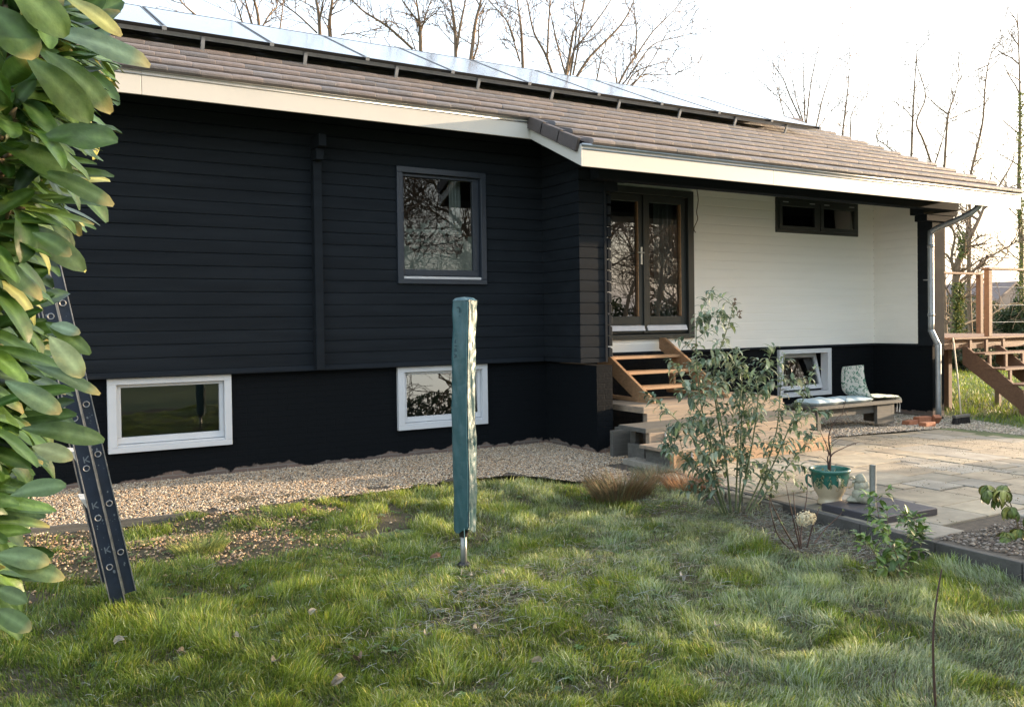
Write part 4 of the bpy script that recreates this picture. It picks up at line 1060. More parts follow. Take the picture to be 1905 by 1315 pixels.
def big_bush():
    r = random.Random(14)
    t = thing('glossy_bush', 'big glossy green rhododendron bush close by at the left edge', 'bush', (-.55, 1.2, 0))
    lf = MB(); br = MB(); bud = br
    prof = [(-60, 130), (0, 130), (60, 160), (110, 200), (180, 130), (270, 140), (330, 105), (380, 130), (450, 30), (510, 35), (560, 40), (640, 55), (700, 30), (760, 45), (830, 50), (890, 10),
            (960, 50), (1030, 75), (1090, 65), (1130, 28), (1170, 20), (1200, -20)]
    def edge(v): return float(np.interp(v, [p[0] for p in prof], [p[1] for p in prof]))
    def whorl(c, ax, n, Ls, dark=1.0):
        ax = ax.normalized(); a = ax.orthogonal().normalized(); b = ax.cross(a); a0 = r.random()*6
        for k in range(n):
            th = a0+6.283*k/n*1.0+r.random()*.5; el = .25+.55*r.random()
            d = (a*math.cos(th)+b*math.sin(th))*math.cos(el)+ax*math.sin(el)*1.0
            d = d+RT0*(.1+.4*r.random()); d.z -= .25*r.random()
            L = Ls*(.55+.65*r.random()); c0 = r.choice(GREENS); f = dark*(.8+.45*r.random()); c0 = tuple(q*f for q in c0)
            if r.random() < .03: c0 = (.30, .31, .09)
            md = tuple(min(1, q*1.55+.03) for q in c0)
            leaf_mesh(lf, c+d*.012, d, ax+Vector((0, 0, .8)), L, L*(.27+.08*r.random()), c0, md, droop=.05+1.0*r.random()**1.5, fold=.05+.3*r.random(), ob=True, wave=.28*r.random(), nseg=9,
                      curl=(r.random()-.5)*.3, tip=(.36, .28, .08) if r.random() < .14 else None)
            lf_end = c+d*.012
            br.tube([c, c+d*.014], .0018, 5)
        # terminal bud
        bud.tube([c, c+ax*.012, c+ax*.024], [.004, .006, .001], 6)
    # outer shell of whorls hugging the measured outline, then several layers further in and behind
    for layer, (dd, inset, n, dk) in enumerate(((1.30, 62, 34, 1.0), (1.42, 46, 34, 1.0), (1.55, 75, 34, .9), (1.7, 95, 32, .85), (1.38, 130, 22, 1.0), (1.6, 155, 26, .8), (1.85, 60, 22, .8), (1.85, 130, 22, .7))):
        for k in range(n):
            v = -80+1240*(k+r.random())/n; u = edge(v)-(95+inset*.9*r.random())*1.3/dd
            if v > 840: u -= min(85, (v-840)*.5)
            if 850 < v < 1000 and r.random() < .45: u -= 90
            c = atD(u, v, dd+(r.random()-.5)*.15)
            ax = (RT0*(.55+.5*r.random())+Vector((0, 0, .15+.7*r.random()))-Vector((FW.x, FW.y, 0))*(r.random()*.7)).normalized()
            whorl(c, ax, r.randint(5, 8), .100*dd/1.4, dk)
            # twig back towards the main stems
            e = Vector((c.x*.5-.62, c.y+.15, c.z-.35)); mid_ = c-ax*.10+Vector((0, 0, -.03))
            br.tube(smoothpts([c, c-ax*.06, mid_.lerp(e, .35), e], 3), [.0035+.0006*q for q in range(10)], 6)
    for k in range(9):
        x = -1.0+.035*k; br.tube(smoothpts([(-.95+.05*r.random(), 1.25+.2*r.random(), -.05), (x, 1.3+.3*r.random(), .7), (x+.08, 1.35+.2*r.random(), 1.5), (x+.1, 1.4, 2.3)], 4), [.018-.001*q for q in range(13)], 7)
    # a few hero leaves at measured places (base px, tip px, dist, width ratio, colour)
    hero = [((80, 75), (268, 128), 1.15, .34, (.12, .19, .10)), ((120, 5), (215, 68), 1.05, .30, (.45, .45, .14)), ((75, 270), (206, 268), 1.2, .55, (.085, .16, .03)),
            ((50, 120), (158, 232), 1.18, .42, (.08, .145, .03)), ((0, 280), (122, 332), 1.22, .48, (.07, .14, .03)), ((85, 110), (198, 215), 1.22, .34, (.075, .14, .03)),
            ((-20, 20), (52, 110), 1.1, .62, (.08, .15, .025)), ((10, -30), (112, 70), 1.1, .55, (.09, .16, .03)), ((92, 635), (140, 706), 1.12, .42, (.40, .44, .18)),
            ((85, 610), (155, 665), 1.15, .30, (.10, .17, .03)), ((90, 610), (137, 626), 1.15, .38, (.22, .30, .17)), ((60, 690), (172, 745), 1.16, .2, (.10, .16, .07)), ((10, 720), (98, 778), 1.15, .36, (.16, .24, .10)),
            ((40, 810), (180, 835), 1.16, .3, (.075, .13, .03)), ((60, 838), (122, 862), 1.1, .42, (.30, .32, .12)), ((20, 930), (110, 915), 1.15, .4, (.14, .22, .08)),
            ((-10, 1040), (78, 1060), 1.2, .42, (.16, .24, .09)), ((0, 1055), (104, 1092), 1.2, .3, (.12, .19, .06)), ((-10, 1100), (36, 1128), 1.2, .4, (.12, .18, .05)), ((-10, 1140), (42, 1182), 1.2, .42, (.12, .19, .05)), ((60, 330), (200, 390), 1.2, .28, (.07, .13, .03)),
            ((30, 425), (145, 512), 1.25, .34, (.10, .16, .05)), ((60, 440), (120, 480), 1.2, .4, (.09, .15, .03))]
    for (a, b, D, wr, c0) in hero:
        p = atD(*a, D); q = atD(*b, D-.03); d = q-p; L = d.length*1.06
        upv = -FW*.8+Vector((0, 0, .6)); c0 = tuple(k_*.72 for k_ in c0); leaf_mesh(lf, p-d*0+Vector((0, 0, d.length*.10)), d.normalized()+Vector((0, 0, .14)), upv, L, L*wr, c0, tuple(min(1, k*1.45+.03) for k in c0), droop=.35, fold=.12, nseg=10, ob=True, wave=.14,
                  tip=(.42, .33, .12) if r.random() < .5 else None)
    o = lf.build('foliage', M['leafgloss'], t, smooth=True, cols=True)
    br.build('branches', M['stem'], t, smooth=True)
big_bush()

def shrub(name, label, cat, base, stems, leafL, leafcols, seed, leafgap=.05, w=.3, droop=.7, material='leafdull', stemr=.008, stemm='stem', side=True, group=None, spread=.8, sidelen=.22, pairs=2, z0=0, matname=None):
    """stems: lists of 3-D points from the ground up"""
    r = random.Random(seed); t = thing(name, label, cat, base, group); lf = MB(); st = MB()
    def leaves(pts, f0=.25, gap=leafgap, scale=1.0):
        ln = 0; total = sum((b-a).length for a, b in zip(pts[:-1], pts[1:])); acc = gap
        for a, b in zip(pts[:-1], pts[1:]):
            seg = (b-a).length
            while acc < ln+seg:
                if acc/total > f0:
                    p = a.lerp(b, (acc-ln)/seg); ax = (b-a).normalized()
                    for q in range(pairs):
                        o = ax.orthogonal(); o.rotate(Matrix.Rotation(r.random()*6.28, 3, ax)); d = o*spread+ax*(.5+.3*r.random()); L = leafL*scale*(.6+.7*r.random())
                        c0 = r.choice(leafcols); f = .75+.5*r.random(); c0 = tuple(k*f for k in c0)
                        leaf_mesh(lf, p, d, Vector((0, 0, 1)), L, L*w, c0, tuple(min(1, k*1.25+.02) for k in c0), droop=droop*(.5+r.random()), fold=.2, nseg=4)
                acc += gap*(.6+.8*r.random())
            ln += seg
        for q in range(3):
            p = pts[-1]; ax = (pts[-1]-pts[-2]).normalized(); o = ax.orthogonal(); o.rotate(Matrix.Rotation(q*2.1+r.random(), 3, ax))
            c0 = r.choice(leafcols); leaf_mesh(lf, p, o*.5+ax, Vector((0, 0, 1)), leafL*.7*scale, leafL*.7*w*scale, c0, c0, droop=droop, fold=.2, nseg=4)
    for s_ in stems:
        pts = smoothpts(s_, 4); k = len(pts); rr_ = [stemr*(1-.75*i/(k-1)) for i in range(k)]; st.tube(pts, rr_, 7)
        leaves(pts)
        if side:
            for i in range(3, k-1):
                if r.random() < .62:
                    p = pts[i]; ax = (pts[i+1]-pts[i-1]).normalized(); o = ax.orthogonal(); o.rotate(Matrix.Rotation(r.random()*6.28, 3, ax))
                    d = (o*.8+ax*.6+Vector((0, 0, .15))).normalized(); L = sidelen*(.5+.9*r.random()); q = [p, p+d*L*.5, p+d*L+Vector((0, 0, -.1*L))]
                    q = smoothpts(q, 3); st.tube(q, [stemr*.35*(1-.6*j/(len(q)-1)) for j in range(len(q))], 5); leaves(q, .15, leafgap*.9, .85)
    if lf.v: lf.build('foliage', M[material], t, smooth=True, cols=True)
    st.build('stems', M[stemm], t, smooth=True); return t
def pxs(Y, *pts): return [atY(u, v, Y+dy) for (u, v, dy) in pts]
BUD = [(.12, .18, .11), (.16, .22, .15), (.09, .14, .08), (.25, .31, .23), (.15, .20, .09), (.29, .33, .24), (.07, .11, .07)]
bs = [pxs(5.05, (1352, 968, 0), (1330, 900, -.05), (1318, 800, -.1), (1285, 740, -.12), (1262, 690, -.15)),
      pxs(5.05, (1358, 968, 0), (1325, 860, .05), (1300, 720, .08), (1295, 610, .1), (1300, 590, .1)),
      pxs(5.05, (1362, 966, 0), (1350, 860, 0), (1333, 760, .02), (1328, 690, .03), (1350, 620, .04), (1360, 588, .04), (1365, 566, .05)),
      pxs(5.05, (1368, 966, 0), (1372, 850, .0), (1376, 760, .02), (1380, 700, .03), (1372, 660, .05)),
      pxs(5.05, (1376, 966, 0), (1378, 850, .1), (1383, 760, .15), (1420, 690, .18), (1440, 645, .2)),
      pxs(5.05, (1380, 966, 0), (1420, 880, .05), (1445, 800, .1), (1452, 720, .12), (1460, 660, .15)),
      pxs(5.05, (1386, 968, 0), (1440, 860, -.1), (1480, 770, -.15), (1500, 735, -.15)),
      pxs(5.05, (1386, 968, 0), (1430, 910, .1), (1480, 850, .15), (1510, 810, .2)),
      pxs(5.05, (1350, 968, 0), (1300, 880, .1), (1250, 835, .15), (1232, 825, .15)),
      pxs(5.05, (1354, 968, 0), (1310, 850, -.15), (1268, 790, -.2), (1240, 765, -.25)),
      pxs(5.05, (1360, 968, 0), (1345, 800, .25), (1320, 700, .3), (1300, 660, .3)),
      pxs(5.05, (1370, 968, 0), (1400, 820, -.2), (1410, 740, -.25), (1405, 700, -.25))]
bt = shrub('butterfly_bush', 'tall loose shrub with drooping grey green leaves in front of the steps', 'shrub', bs[0][0], bs, .098, BUD, 31, leafgap=.031, w=.33, droop=.9, stemr=.0085, stemm='greenstem', sidelen=.24)
mb = MB(); rr = random.Random(4)
for (u, v) in ((1366, 562), (1376, 585), (1262, 690)):
    p = atY(u, v, 5.08)
    for k in range(26): q = p+Vector((rr.gauss(0, .007), rr.gauss(0, .007), rr.random()*.06-.03)); mb.tube([q, q+Vector((.004, 0, .004))], .005, 5)
mb.build('seed_heads', M['twig'], bt)

# rose / hydrangea stems with a dead flower head
rs = [pxs(4.03, (1490, 1035, 0), (1460, 985, -.05), (1435, 935, -.1), (1430, 920, -.1)), pxs(4.03, (1486, 1035, 0), (1450, 1000, .05), (1436, 960, .05), (1431, 930, .06)),
      pxs(4.03, (1492, 1035, 0), (1480, 985, 0), (1470, 940, 0), (1462, 900, 0)), pxs(4.03, (1494, 1035, 0), (1480, 960, .05), (1476, 915, .05)),
      pxs(4.03, (1497, 1035, 0), (1510, 985, 0), (1520, 955, 0), (1524, 945, 0)), pxs(4.03, (1500, 1035, 0), (1530, 990, .08), (1560, 960, .1), (1568, 950, .1)),
      pxs(4.03, (1500, 1036, 0), (1530, 1022, -.03), (1562, 1010, -.05)), pxs(4.03, (1493, 1035, 0), (1490, 990, .1), (1500, 930, .12), (1503, 880, .15))]
t = shrub('hydrangea', 'bare branched hydrangea with one cream dead flower head', 'shrub', rs[0][0], rs, .035, [(.2, .22, .07)], 5, leafgap=.4, stemr=.0062, side=False, pairs=1, stemm='darkstem')
mb = MB(); rr = random.Random(8); c = atY(1499, 964, 4.0)
for k in range(230):
    d = Vector((rr.gauss(0, 1), rr.gauss(0, 1), rr.gauss(0, .75))).normalized(); p = c+Vector((d.x*.075, d.y*.05, d.z*.052))*(.75+.35*rr.random())
    a = d.orthogonal().normalized(); b = d.cross(a); s_ = .009
    mb.add([p+a*s_+d*.003, p+b*s_, p-a*s_+d*.003, p-b*s_], [(0, 1, 2, 3)])
mb.build('flower_head', M['hydr'], t)

# leafy young plant by the kerb
ls = [pxs(3.35, (1682, 1090, 0), (1690, 1030, 0), (1705, 985, .02), (1700, 960, .03)), pxs(3.35, (1678, 1090, 0), (1660, 1030, .05), (1640, 980, .1), (1632, 945, .1), (1630, 925, .1)),
      pxs(3.35, (1685, 1090, 0), (1700, 1050, .1), (1715, 1010, .1), (1722, 985, .1)), pxs(3.35, (1676, 1090, 0), (1650, 1060, 0), (1625, 1025, -.05), (1612, 1005, -.05)),
      pxs(3.35, (1680, 1090, 0), (1670, 1040, -.1), (1655, 1000, -.1), (1650, 950, -.1)), pxs(3.35, (1680, 1090, 0), (1675, 1050, .15), (1690, 1000, .2), (1718, 970, .2))]
shrub('young_camellia', 'young leafy green shrub growing at the lawn side of the kerb', 'shrub', ls[0][0], ls, .075, [(.085, .15, .035), (.06, .11, .03), (.12, .20, .04), (.17, .24, .05)], 6, leafgap=.034, w=.5, droop=.6, material='leafgloss', stemr=.004, sidelen=.10, pairs=2)
# rhododendron at the right edge
r6 = [pxs(3.3, (1900, 1035, 0), (1898, 1000, 0), (1885, 950, 0), (1868, 912, 0)), pxs(3.3, (1903, 1035, 0), (1890, 960, .05), (1862, 930, .1), (1838, 912, .1)),
      pxs(3.3, (1905, 1035, 0), (1910, 980, 0), (1925, 930, 0), (1930, 915, 0)), pxs(3.3, (1902, 1035, 0), (1915, 1000, -.1), (1935, 950, -.1), (1945, 930, -.1)),
      pxs(3.3, (1901, 1038, 0), (1890, 1020, 0), (1880, 1005, 0), (1872, 1000, 0))]
def rhodo():
    r = random.Random(3); t = thing('rhododendron', 'small rhododendron with hanging leaves at the right edge of the bed', 'shrub', r6[0][0]); lf = MB(); st = MB()
    for s_ in r6:
        pts = smoothpts(s_, 3); st.tube(pts, [.006*(1-.5*i/len(pts)) for i in range(len(pts))], 6)
        for tip_ in (pts[-1], pts[-1].lerp(pts[-4], .8), pts[-6], pts[-1]+Vector((.07, .04, .02))):
            n_ = 11
            for k in range(n_):
                th = 6.283*k/n_+r.random()*.4; d = Vector((math.cos(th), math.sin(th), .15-.5*r.random())); L = .105*(.8+.4*r.random())
                c0 = r.choice([(.10, .14, .03), (.14, .17, .04), (.09, .12, .03), (.24, .24, .06)]); leaf_mesh(lf, tip_, d, Vector((0, 0, 1)), L, L*.33, c0, tuple(q*1.4 for q in c0), droop=1.5, fold=.25, nseg=6)
    lf.build('foliage', M['leafgloss'], t, smooth=True, cols=True); st.build('stems', M['stem'], t)
rhodo()
# plant in the pot
ps = [[Vector((PX, PY, .30)), Vector((PX+.01, PY, .5)), *pxs(4.74, (1542, 810, 0), (1555, 780, 0), (1576, 765, 0))], [Vector((PX, PY, .30)), Vector((PX, PY+.02, .45)), *pxs(4.8, (1542, 840, 0), (1525, 800, 0))],
      [Vector((PX, PY, .30)), *pxs(4.74, (1545, 850, 0), (1565, 835, 0), (1598, 822, 0))]]
shrub('bare_sapling', 'thin bare branching sapling growing in the glazed pot', 'plant', (PX, PY, .30), ps, .02, [(.2, .12, .06)], 8, leafgap=.5, stemm='darkstem', stemr=.0085, sidelen=.12, pairs=1)
ps = [[Vector((PX+dx*.3, PY+dy*.3, .30)), Vector((PX+dx, PY+dy, .36)), Vector((PX+dx*1.5, PY+dy*1.5, .32)), Vector((PX+dx*1.75, PY+dy*1.75, .26))] for dx, dy in ((-.07, -.06), (-.02, -.09), (-.09, 0), (-.05, -.10), (.0, -.05), (-.10, -.03))]
shrub('trailing_plant', 'grey green trailing herb spilling over the pot rim', 'plant', (PX-.05, PY, .30), ps, .035, [(.17, .2, .10), (.22, .25, .13)], 9, leafgap=.012, stemr=.002, side=False, w=.4)
# bare stick in the foreground right
p0 = atY(1738, 1330, 2.2); p0 = Vector((p0.x, p0.y, p0.z))
mb = MB(); b0 = atZ(1741, 1330, 0.0); mb.tube(smoothpts([b0, atY(1737, 1250, b0.y), atY(1736, 1180, b0.y), atY(1743, 1110, b0.y), atY(1752, 1058, b0.y)], 4), [.0062-.0002*k for k in range(17)], 6)
tag(mb.build('stick', M['darkstem'], None, loc=b0), 'single bare stick poking up from the lawn at the lower right', 'stick')

# ------------------------------------------------------------------ bare trees
TWR = .0085
def tree(name, label, Y, limbs, seed, base=None, r0=.16, twigs=1.0, group='bare trees behind the house', ivy=None, leaves=0, gen=3, mult=1.0, foot=None):
    """limbs: [(px points bottom->top), base radius in px]; each grows side branches and twigs"""
    r = random.Random(seed); st = MB(); tw = MB(); lv = MB()
    def grow(p, d, L, rad_, lvl):
        k = 4 if lvl < 3 else 3; pts = [p]; dd = d.normalized()
        for i in range(k):
            dd = (dd+Vector((r.gauss(0, .16), r.gauss(0, .16), r.gauss(.05, .12)))).normalized(); p = p+dd*(L/k); pts.append(p)
        tgt = tw if lvl > 1 else st
        tgt.tube(pts, [max(TWR, rad_*(1-.72*i/k)) for i in range(k+1)], 5 if lvl < 2 else 3, cap=False)
        if lvl >= gen: 
            if leaves and r.random() < leaves: q = pts[-1]; lv.add([q, q+Vector((.05, 0, -.03)), q+Vector((.02, .02, -.08)), q+Vector((-.03, 0, -.04))], [(0, 1, 2, 3)], col=r.choice([(.30, .14, .05), (.22, .12, .05)]))
            return
        n_ = max(2, int(r.gauss(3.6, .8)*twigs))
        for i in range(n_):
            j = r.randint(1, k); q = pts[j]; s = dd.orthogonal(); s.rotate(Matrix.Rotation(r.random()*6.28, 3, dd))
            nd = (dd*(.7+.3*r.random())+s*(.5+.4*r.random())+Vector((0, 0, .18))).normalized()
            grow(q, nd, L*(.42+.3*r.random()), rad_*.5, lvl+1)
    for limb in limbs:
        px, rp = limb; dep = r.uniform(-1.5, 1.5)*.3
        pts = [atY(u, v, Y+dep*i/len(px)) for i, (u, v) in enumerate(px)]; sc_ = (pts[0]-EYEV).dot(FW)/F_PX; R0 = rp*sc_
        pts = smoothpts(pts, 4); k = len(pts); st.tube(pts, [max(R0*(1-.8*(i/(k-1))**1.3), .009) for i in range(k)], 7, cap=False)
        grow(pts[-1], pts[-1]-pts[-3], r.uniform(.7, 1.3), R0*.25, 2)
        length = sum((b-a).length for a, b in zip(pts[:-1], pts[1:]))
        for i in range(1, k):
            if r.random() < .9*twigs*mult:
                dd = (pts[i]-pts[i-1]).normalized(); s = dd.orthogonal(); s.rotate(Matrix.Rotation(r.random()*6.28, 3, dd))
                grow(pts[i], (dd*.8+s*.75+Vector((0, 0, .1))), r.uniform(.5, 1.4)*(.6+.06*length), max(R0*.36, .014), 1 if R0 > .05 else 2)
    if foot: 
        b = atY(foot[0], foot[1], Y); R = foot[2]*(b-EYEV).dot(FW)/F_PX
        st.tube(smoothpts([(b.x+.1, Y, -.1), (b.x, Y+.05, b.z*.5), b], 4), [R*1.5-R*.5*i/8 for i in range(9)], 9); base = (b.x, Y, 0)
    t = thing(name, label, 'tree', base, group)
    st.build('trunk', M['bark'], t, smooth=True)
    if tw.v: tw.build('crown', M['twig'], t)
    if lv.v: lv.build('dead_leaves', M['dryleaf'], t, cols=True)
    if ivy:
        iv = MB()
        for (u, v, su, sv, n_) in ivy:
            for k in range(n_):
                p = atY(u+r.gauss(0, su), v+r.uniform(-sv, sv), Y-.1-abs(r.gauss(0, .12))); d = Vector((r.gauss(0, 1), r.gauss(-.5, .6), r.gauss(-.3, .6)))
                c0 = r.choice([(.07, .11, .03), (.12, .15, .04), (.05, .08, .02), (.2, .2, .07)]); leaf_mesh(iv, p, d, Vector((0, 0, 1)), .09, .075, c0, c0, nseg=2, fold=.1)
        iv.build('ivy', M['leafdull'], t, cols=True)
    return t
tree('bare_tree', 'bare tree with three leaning trunks behind the left solar panels', 21, [([(483, 60), (478, 20), (466, -20), (455, -60)], 3.2), ([(470, 50), (460, 15), (448, -30)], 2.4), ([(452, 45), (442, 15), (430, -20)], 1.8),
     ([(483, 60), (503, 25), (516, 10), (516, -30)], 1.8), ([(520, 60), (526, 15), (530, -30)], 1.6), ([(366, 30), (345, 12), (330, -5), (310, -30)], 1.8)], 1, foot=(478, 60, 4.2))
tree('bare_tree', 'bare tree with a pair of straight pale trunks above the panels', 23, [([(596, 75), (592, 20), (583, -20), (576, -70)], 3.6), ([(594, 40), (600, 10), (608, -30)], 2.2), ([(590, 62), (550, 25), (513, 0), (495, -20)], 1.7)], 2, foot=(596, 80, 4))
tree('bare_tree', 'straight single bare trunk just right of the twin trunks', 24, [([(615, 80), (613, 40), (618, 0), (620, -60)], 4.2), ([(634, 66), (660, 62), (687, 70), (721, 69)], 1.3)], 3, foot=(615, 85, 4.5))
tree('bare_tree', 'bare tree with one long branch slanting down to the right', 22, [([(783, 105), (782, 60), (779, 30), (770, -30)], 4.0), ([(781, 45), (768, 28), (748, 0), (735, -30)], 2), ([(783, 60), (795, 20), (810, -20)], 1.8),
     ([(768, 92), (721, 50), (677, 22), (655, 0), (640, -20)], 2.5), ([(775, 100), (760, 60), (742, 44), (700, 40)], 1.2)], 4, foot=(783, 105, 4.6))
tree('bare_tree', 'bare tree forking into close upright stems above the middle panels', 22, [([(848, 115), (846, 50), (838, 0), (830, -50)], 3.4), ([(848, 100), (856, 50), (866, 0), (870, -50)], 2.8), ([(875, 118), (884, 45), (895, 0), (905, -60)], 3.8),
     ([(878, 118), (890, 80), (892, 40), (910, -10)], 2.2), ([(958, 78), (941, 37), (908, 0), (895, -30)], 1.7), ([(845, 60), (830, 30), (822, -20)], 1.6)], 5, foot=(862, 118, 6))
tree('bare_tree', 'slim bare tree with long arching side stems left of the wide fan', 23, [([(973, 135), (970, 60), (965, 20), (957, -40)], 3), ([(967, 115), (958, 85), (950, 60), (940, 30)], 1.8), ([(1029, 142), (1014, 100), (993, 60), (980, 0), (970, -40)], 2.6),
     ([(1018, 110), (1020, 60), (1023, 0), (1020, -40)], 2.3)], 6, foot=(990, 140, 4))
tree('bare_tree', 'broad bare tree fanning out many stems above the middle of the roof', 21, [([(1052, 145), (1060, 100), (1067, 60), (1084, 20), (1094, -40)], 3), ([(1054, 145), (1068, 95), (1090, 67), (1137, 0), (1150, -40)], 2.4),
     ([(1072, 145), (1097, 107), (1134, 70), (1160, 40), (1180, 0), (1185, -40)], 2.8), ([(1052, 140), (1037, 84), (1025, 30), (1018, 0)], 1.8), ([(1060, 145), (1072, 60), (1066, 0), (1060, -40)], 2.0), ([(1066, 140), (1075, 90), (1083, 20), (1090, -30)], 2.0)], 7, foot=(1062, 150, 6))
tree('bare_tree', 'low bare tree with branches spreading far to the right', 20, [([(1147, 165), (1165, 130), (1181, 108), (1214, 60), (1251, 23), (1270, 0)], 2.2), ([(1181, 110), (1184, 60), (1180, 20), (1177, -20)], 1.7),
     ([(1155, 160), (1167, 147), (1211, 87), (1250, 72), (1284, 63)], 1.7), ([(1165, 160), (1184, 134), (1234, 117), (1298, 117)], 1.5), ([(1170, 162), (1200, 140), (1240, 140), (1301, 142)], 1.3), ([(1147, 160), (1145, 130), (1142, 112)], 1.4), ([(1175, 162), (1215, 110), (1245, 50)], 1.4), ([(1110, 150), (1118, 110), (1128, 80)], 1.5)], 8, foot=(1152, 165, 4))
tree('bare_tree', 'feathery bare tree with many thin stems near the end of the panels', 24, [([(1494, 232), (1470, 180), (1456, 146), (1435, 115)], 1.5), ([(1496, 232), (1480, 180), (1466, 105)], 1.3), ([(1498, 232), (1495, 150), (1495, 100)], 1.4),
     ([(1500, 232), (1508, 160), (1518, 110), (1525, 79)], 1.5), ([(1518, 238), (1530, 185), (1545, 140), (1560, 105)], 1.5), ([(1460, 220), (1450, 180), (1440, 140)], 1.2), ([(1520, 240), (1540, 215), (1560, 190)], 1.1), ([(1485, 232), (1462, 195), (1440, 175), (1420, 160)], 1.1)], 9, foot=(1500, 235, 3), gen=3)
tree('bare_tree', 'thin tree still carrying some brown leaves', 24, [([(1566, 262), (1572, 210), (1577, 170), (1580, 120), (1581, 70)], 1.7), ([(1582, 262), (1583, 220), (1590, 200), (1600, 180)], 1.2)], 10, foot=(1567, 262, 2), leaves=.8)
tree('bare_tree', 'tangled low bare branches just above the tiled roof edge', 20, [([(1640, 285), (1615, 270), (1590, 262), (1570, 258)], 1.3), ([(1680, 298), (1650, 272), (1630, 255), (1660, 235)], 1.4), ([(1690, 300), (1665, 280), (1640, 262)], 1.2)], 11, foot=(1680, 300, 2.4), gen=3)
tree('bare_tree', 'slim upright bare tree with a side fork above the porch roof', 21, [([(1695, 305), (1698, 219), (1702, 150), (1706, 85)], 2.4), ([(1697, 219), (1680, 200), (1658, 187)], 1.1), ([(1736, 315), (1718, 262), (1705, 227), (1722, 180), (1708, 130), (1704, 118)], 2)], 12, foot=(1700, 310, 3), gen=3, mult=.9, twigs=1.0)
tree('bare_tree', 'forked bare tree joined by arching branches left of the tall thin trunk', 21, [([(1756, 325), (1760, 260), (1764, 213), (1775, 180), (1786, 135)], 2.5), ([(1736, 315), (1752, 265), (1764, 215)], 1.7), ([(1764, 213), (1740, 195), (1725, 180)], 1.4), ([(1768, 222), (1795, 210), (1820, 200)], 1.2)], 13, foot=(1756, 325, 3), gen=3, mult=.9, twigs=1.0)
tree('bare_tree', 'tall slender bare tree second from the right edge', 21, [([(1804, 420), (1805, 335), (1814, 290), (1828, 228), (1832, 170), (1838, 122), (1848, 85)], 2.7), ([(1837, 122), (1815, 132), (1800, 145)], 1.2), ([(1812, 310), (1825, 295), (1832, 288)], 1.1)], 14, foot=(1804, 420, 3.2), gen=3, mult=.9, twigs=1.0)
tree('bare_tree', 'tall ivy clad trunk at the right edge of the view', 19, [([(1900, 600), (1900, 450), (1895, 365), (1897, 250), (1897, 152), (1893, 30)], 4.2), ([(1850, 360), (1868, 330), (1884, 300), (1892, 255)], 2), ([(1897, 150), (1880, 140), (1862, 142)], 1.2)], 15, foot=(1900, 600, 5), gen=3, mult=.9,
     ivy=[(1898, 300, 4, 130, 900), (1899, 480, 5, 110, 1100)])
tree('bare_tree', 'thick low forking tree with ivy behind the deck railing', 17, [([(1775, 620), (1777, 560), (1780, 500), (1790, 470), (1805, 440), (1825, 400), (1838, 360)], 8), ([(1778, 520), (1770, 480), (1776, 440), (1765, 410), (1760, 390)], 3), ([(1782, 495), (1796, 450), (1800, 410), (1797, 375)], 3.5),
     ([(1785, 525), (1815, 500), (1835, 482), (1870, 462), (1910, 440)], 3.2), ([(1780, 560), (1800, 545), (1815, 520), (1822, 500)], 1.8), ([(1770, 620), (1800, 600), (1835, 590), (1880, 565), (1915, 570)], 2.5), ([(1825, 560), (1822, 530), (1812, 505)], 1.5)],
     16, foot=(1775, 620, 10), gen=3, ivy=[(1783, 580, 6, 55, 1500), (1790, 455, 5, 25, 260)])

# hedges, bushes and far houses at the right
def leafball(name, label, cat, c, rx, ry, rz, n, cols, seed, L=.09, parent=None, group=None):
    r = np.random.default_rng(seed); d = r.normal(size=(n, 3)); d /= np.linalg.norm(d, axis=1)[:, None]; k = (.5+.5*r.random(n)**.5)[:, None]
    lump = 1+.25*np.sin(5*d[:, :1]+seed)*np.cos(4*d[:, 1:2]+2*seed)+.15*np.sin(9*d[:, 2:3]+seed)
    p = np.array(c)+d*k*lump*np.array([rx, ry, rz]); p[:, 2] = np.maximum(p[:, 2], .02)
    a = r.normal(size=(n, 3)); a /= np.linalg.norm(a, axis=1)[:, None]; b = np.cross(a, r.normal(size=(n, 3))); b /= np.linalg.norm(b, axis=1)[:, None]
    s = (L*(.5+r.random(n)))[:, None]
    V = np.stack([p-a*s, p-b*s*.4, p+a*s, p+b*s*.4], 1).reshape(-1, 3); F = np.arange(4*n).reshape(n, 4)
    cc = np.array(cols)[r.integers(0, len(cols), n)]*(.7+.6*r.random((n, 1)))
    t = thing(name, label, cat, (c[0], c[1], 0), group)
    npmesh('foliage', V, [F], np.repeat(cc, 4, 0), M['leafdull'], t)
    mb = MB(); rr = random.Random(seed)
    for q in range(5): mb.tube([(c[0]+rr.gauss(0, .1), c[1], -.05), (c[0]+rr.gauss(0, rx*.3), c[1], c[2]*.6), (c[0]+rr.gauss(0, rx*.5), c[1]+rr.gauss(0, ry*.3), c[2]+rz*.4)], [.04, .025, .01], 5)
    mb.build('stems', M['stem'], t); return t
DK = [(.03, .05, .02), (.05, .075, .03), (.04, .06, .03), (.08, .09, .04)]
BR = [(.14, .11, .07), (.10, .09, .06), (.18, .13, .08)]
c = atY(1885, 600, 19); leafball('evergreen_bush', 'dark evergreen bush behind the deck railing at the right edge', 'bush', (c.x+.6, 19, .9), 1.3, .8, 1.35, 6000, DK, 41)
c = atY(1860, 600, 22); leafball('evergreen_bush', 'lower green bush left of the dark evergreen', 'bush', (c.x-.4, 22, .9), 1.5, .9, 1.1, 5000, DK+BR, 42)
c = atY(1800, 720, 15.5); leafball('brush_pile', 'low dark brushwood heap in the grass under the deck', 'brushwood', (c.x+.2, 15.5, .25), 1.7, .8, .62, 6500, DK+BR[:1], 43, L=.07)
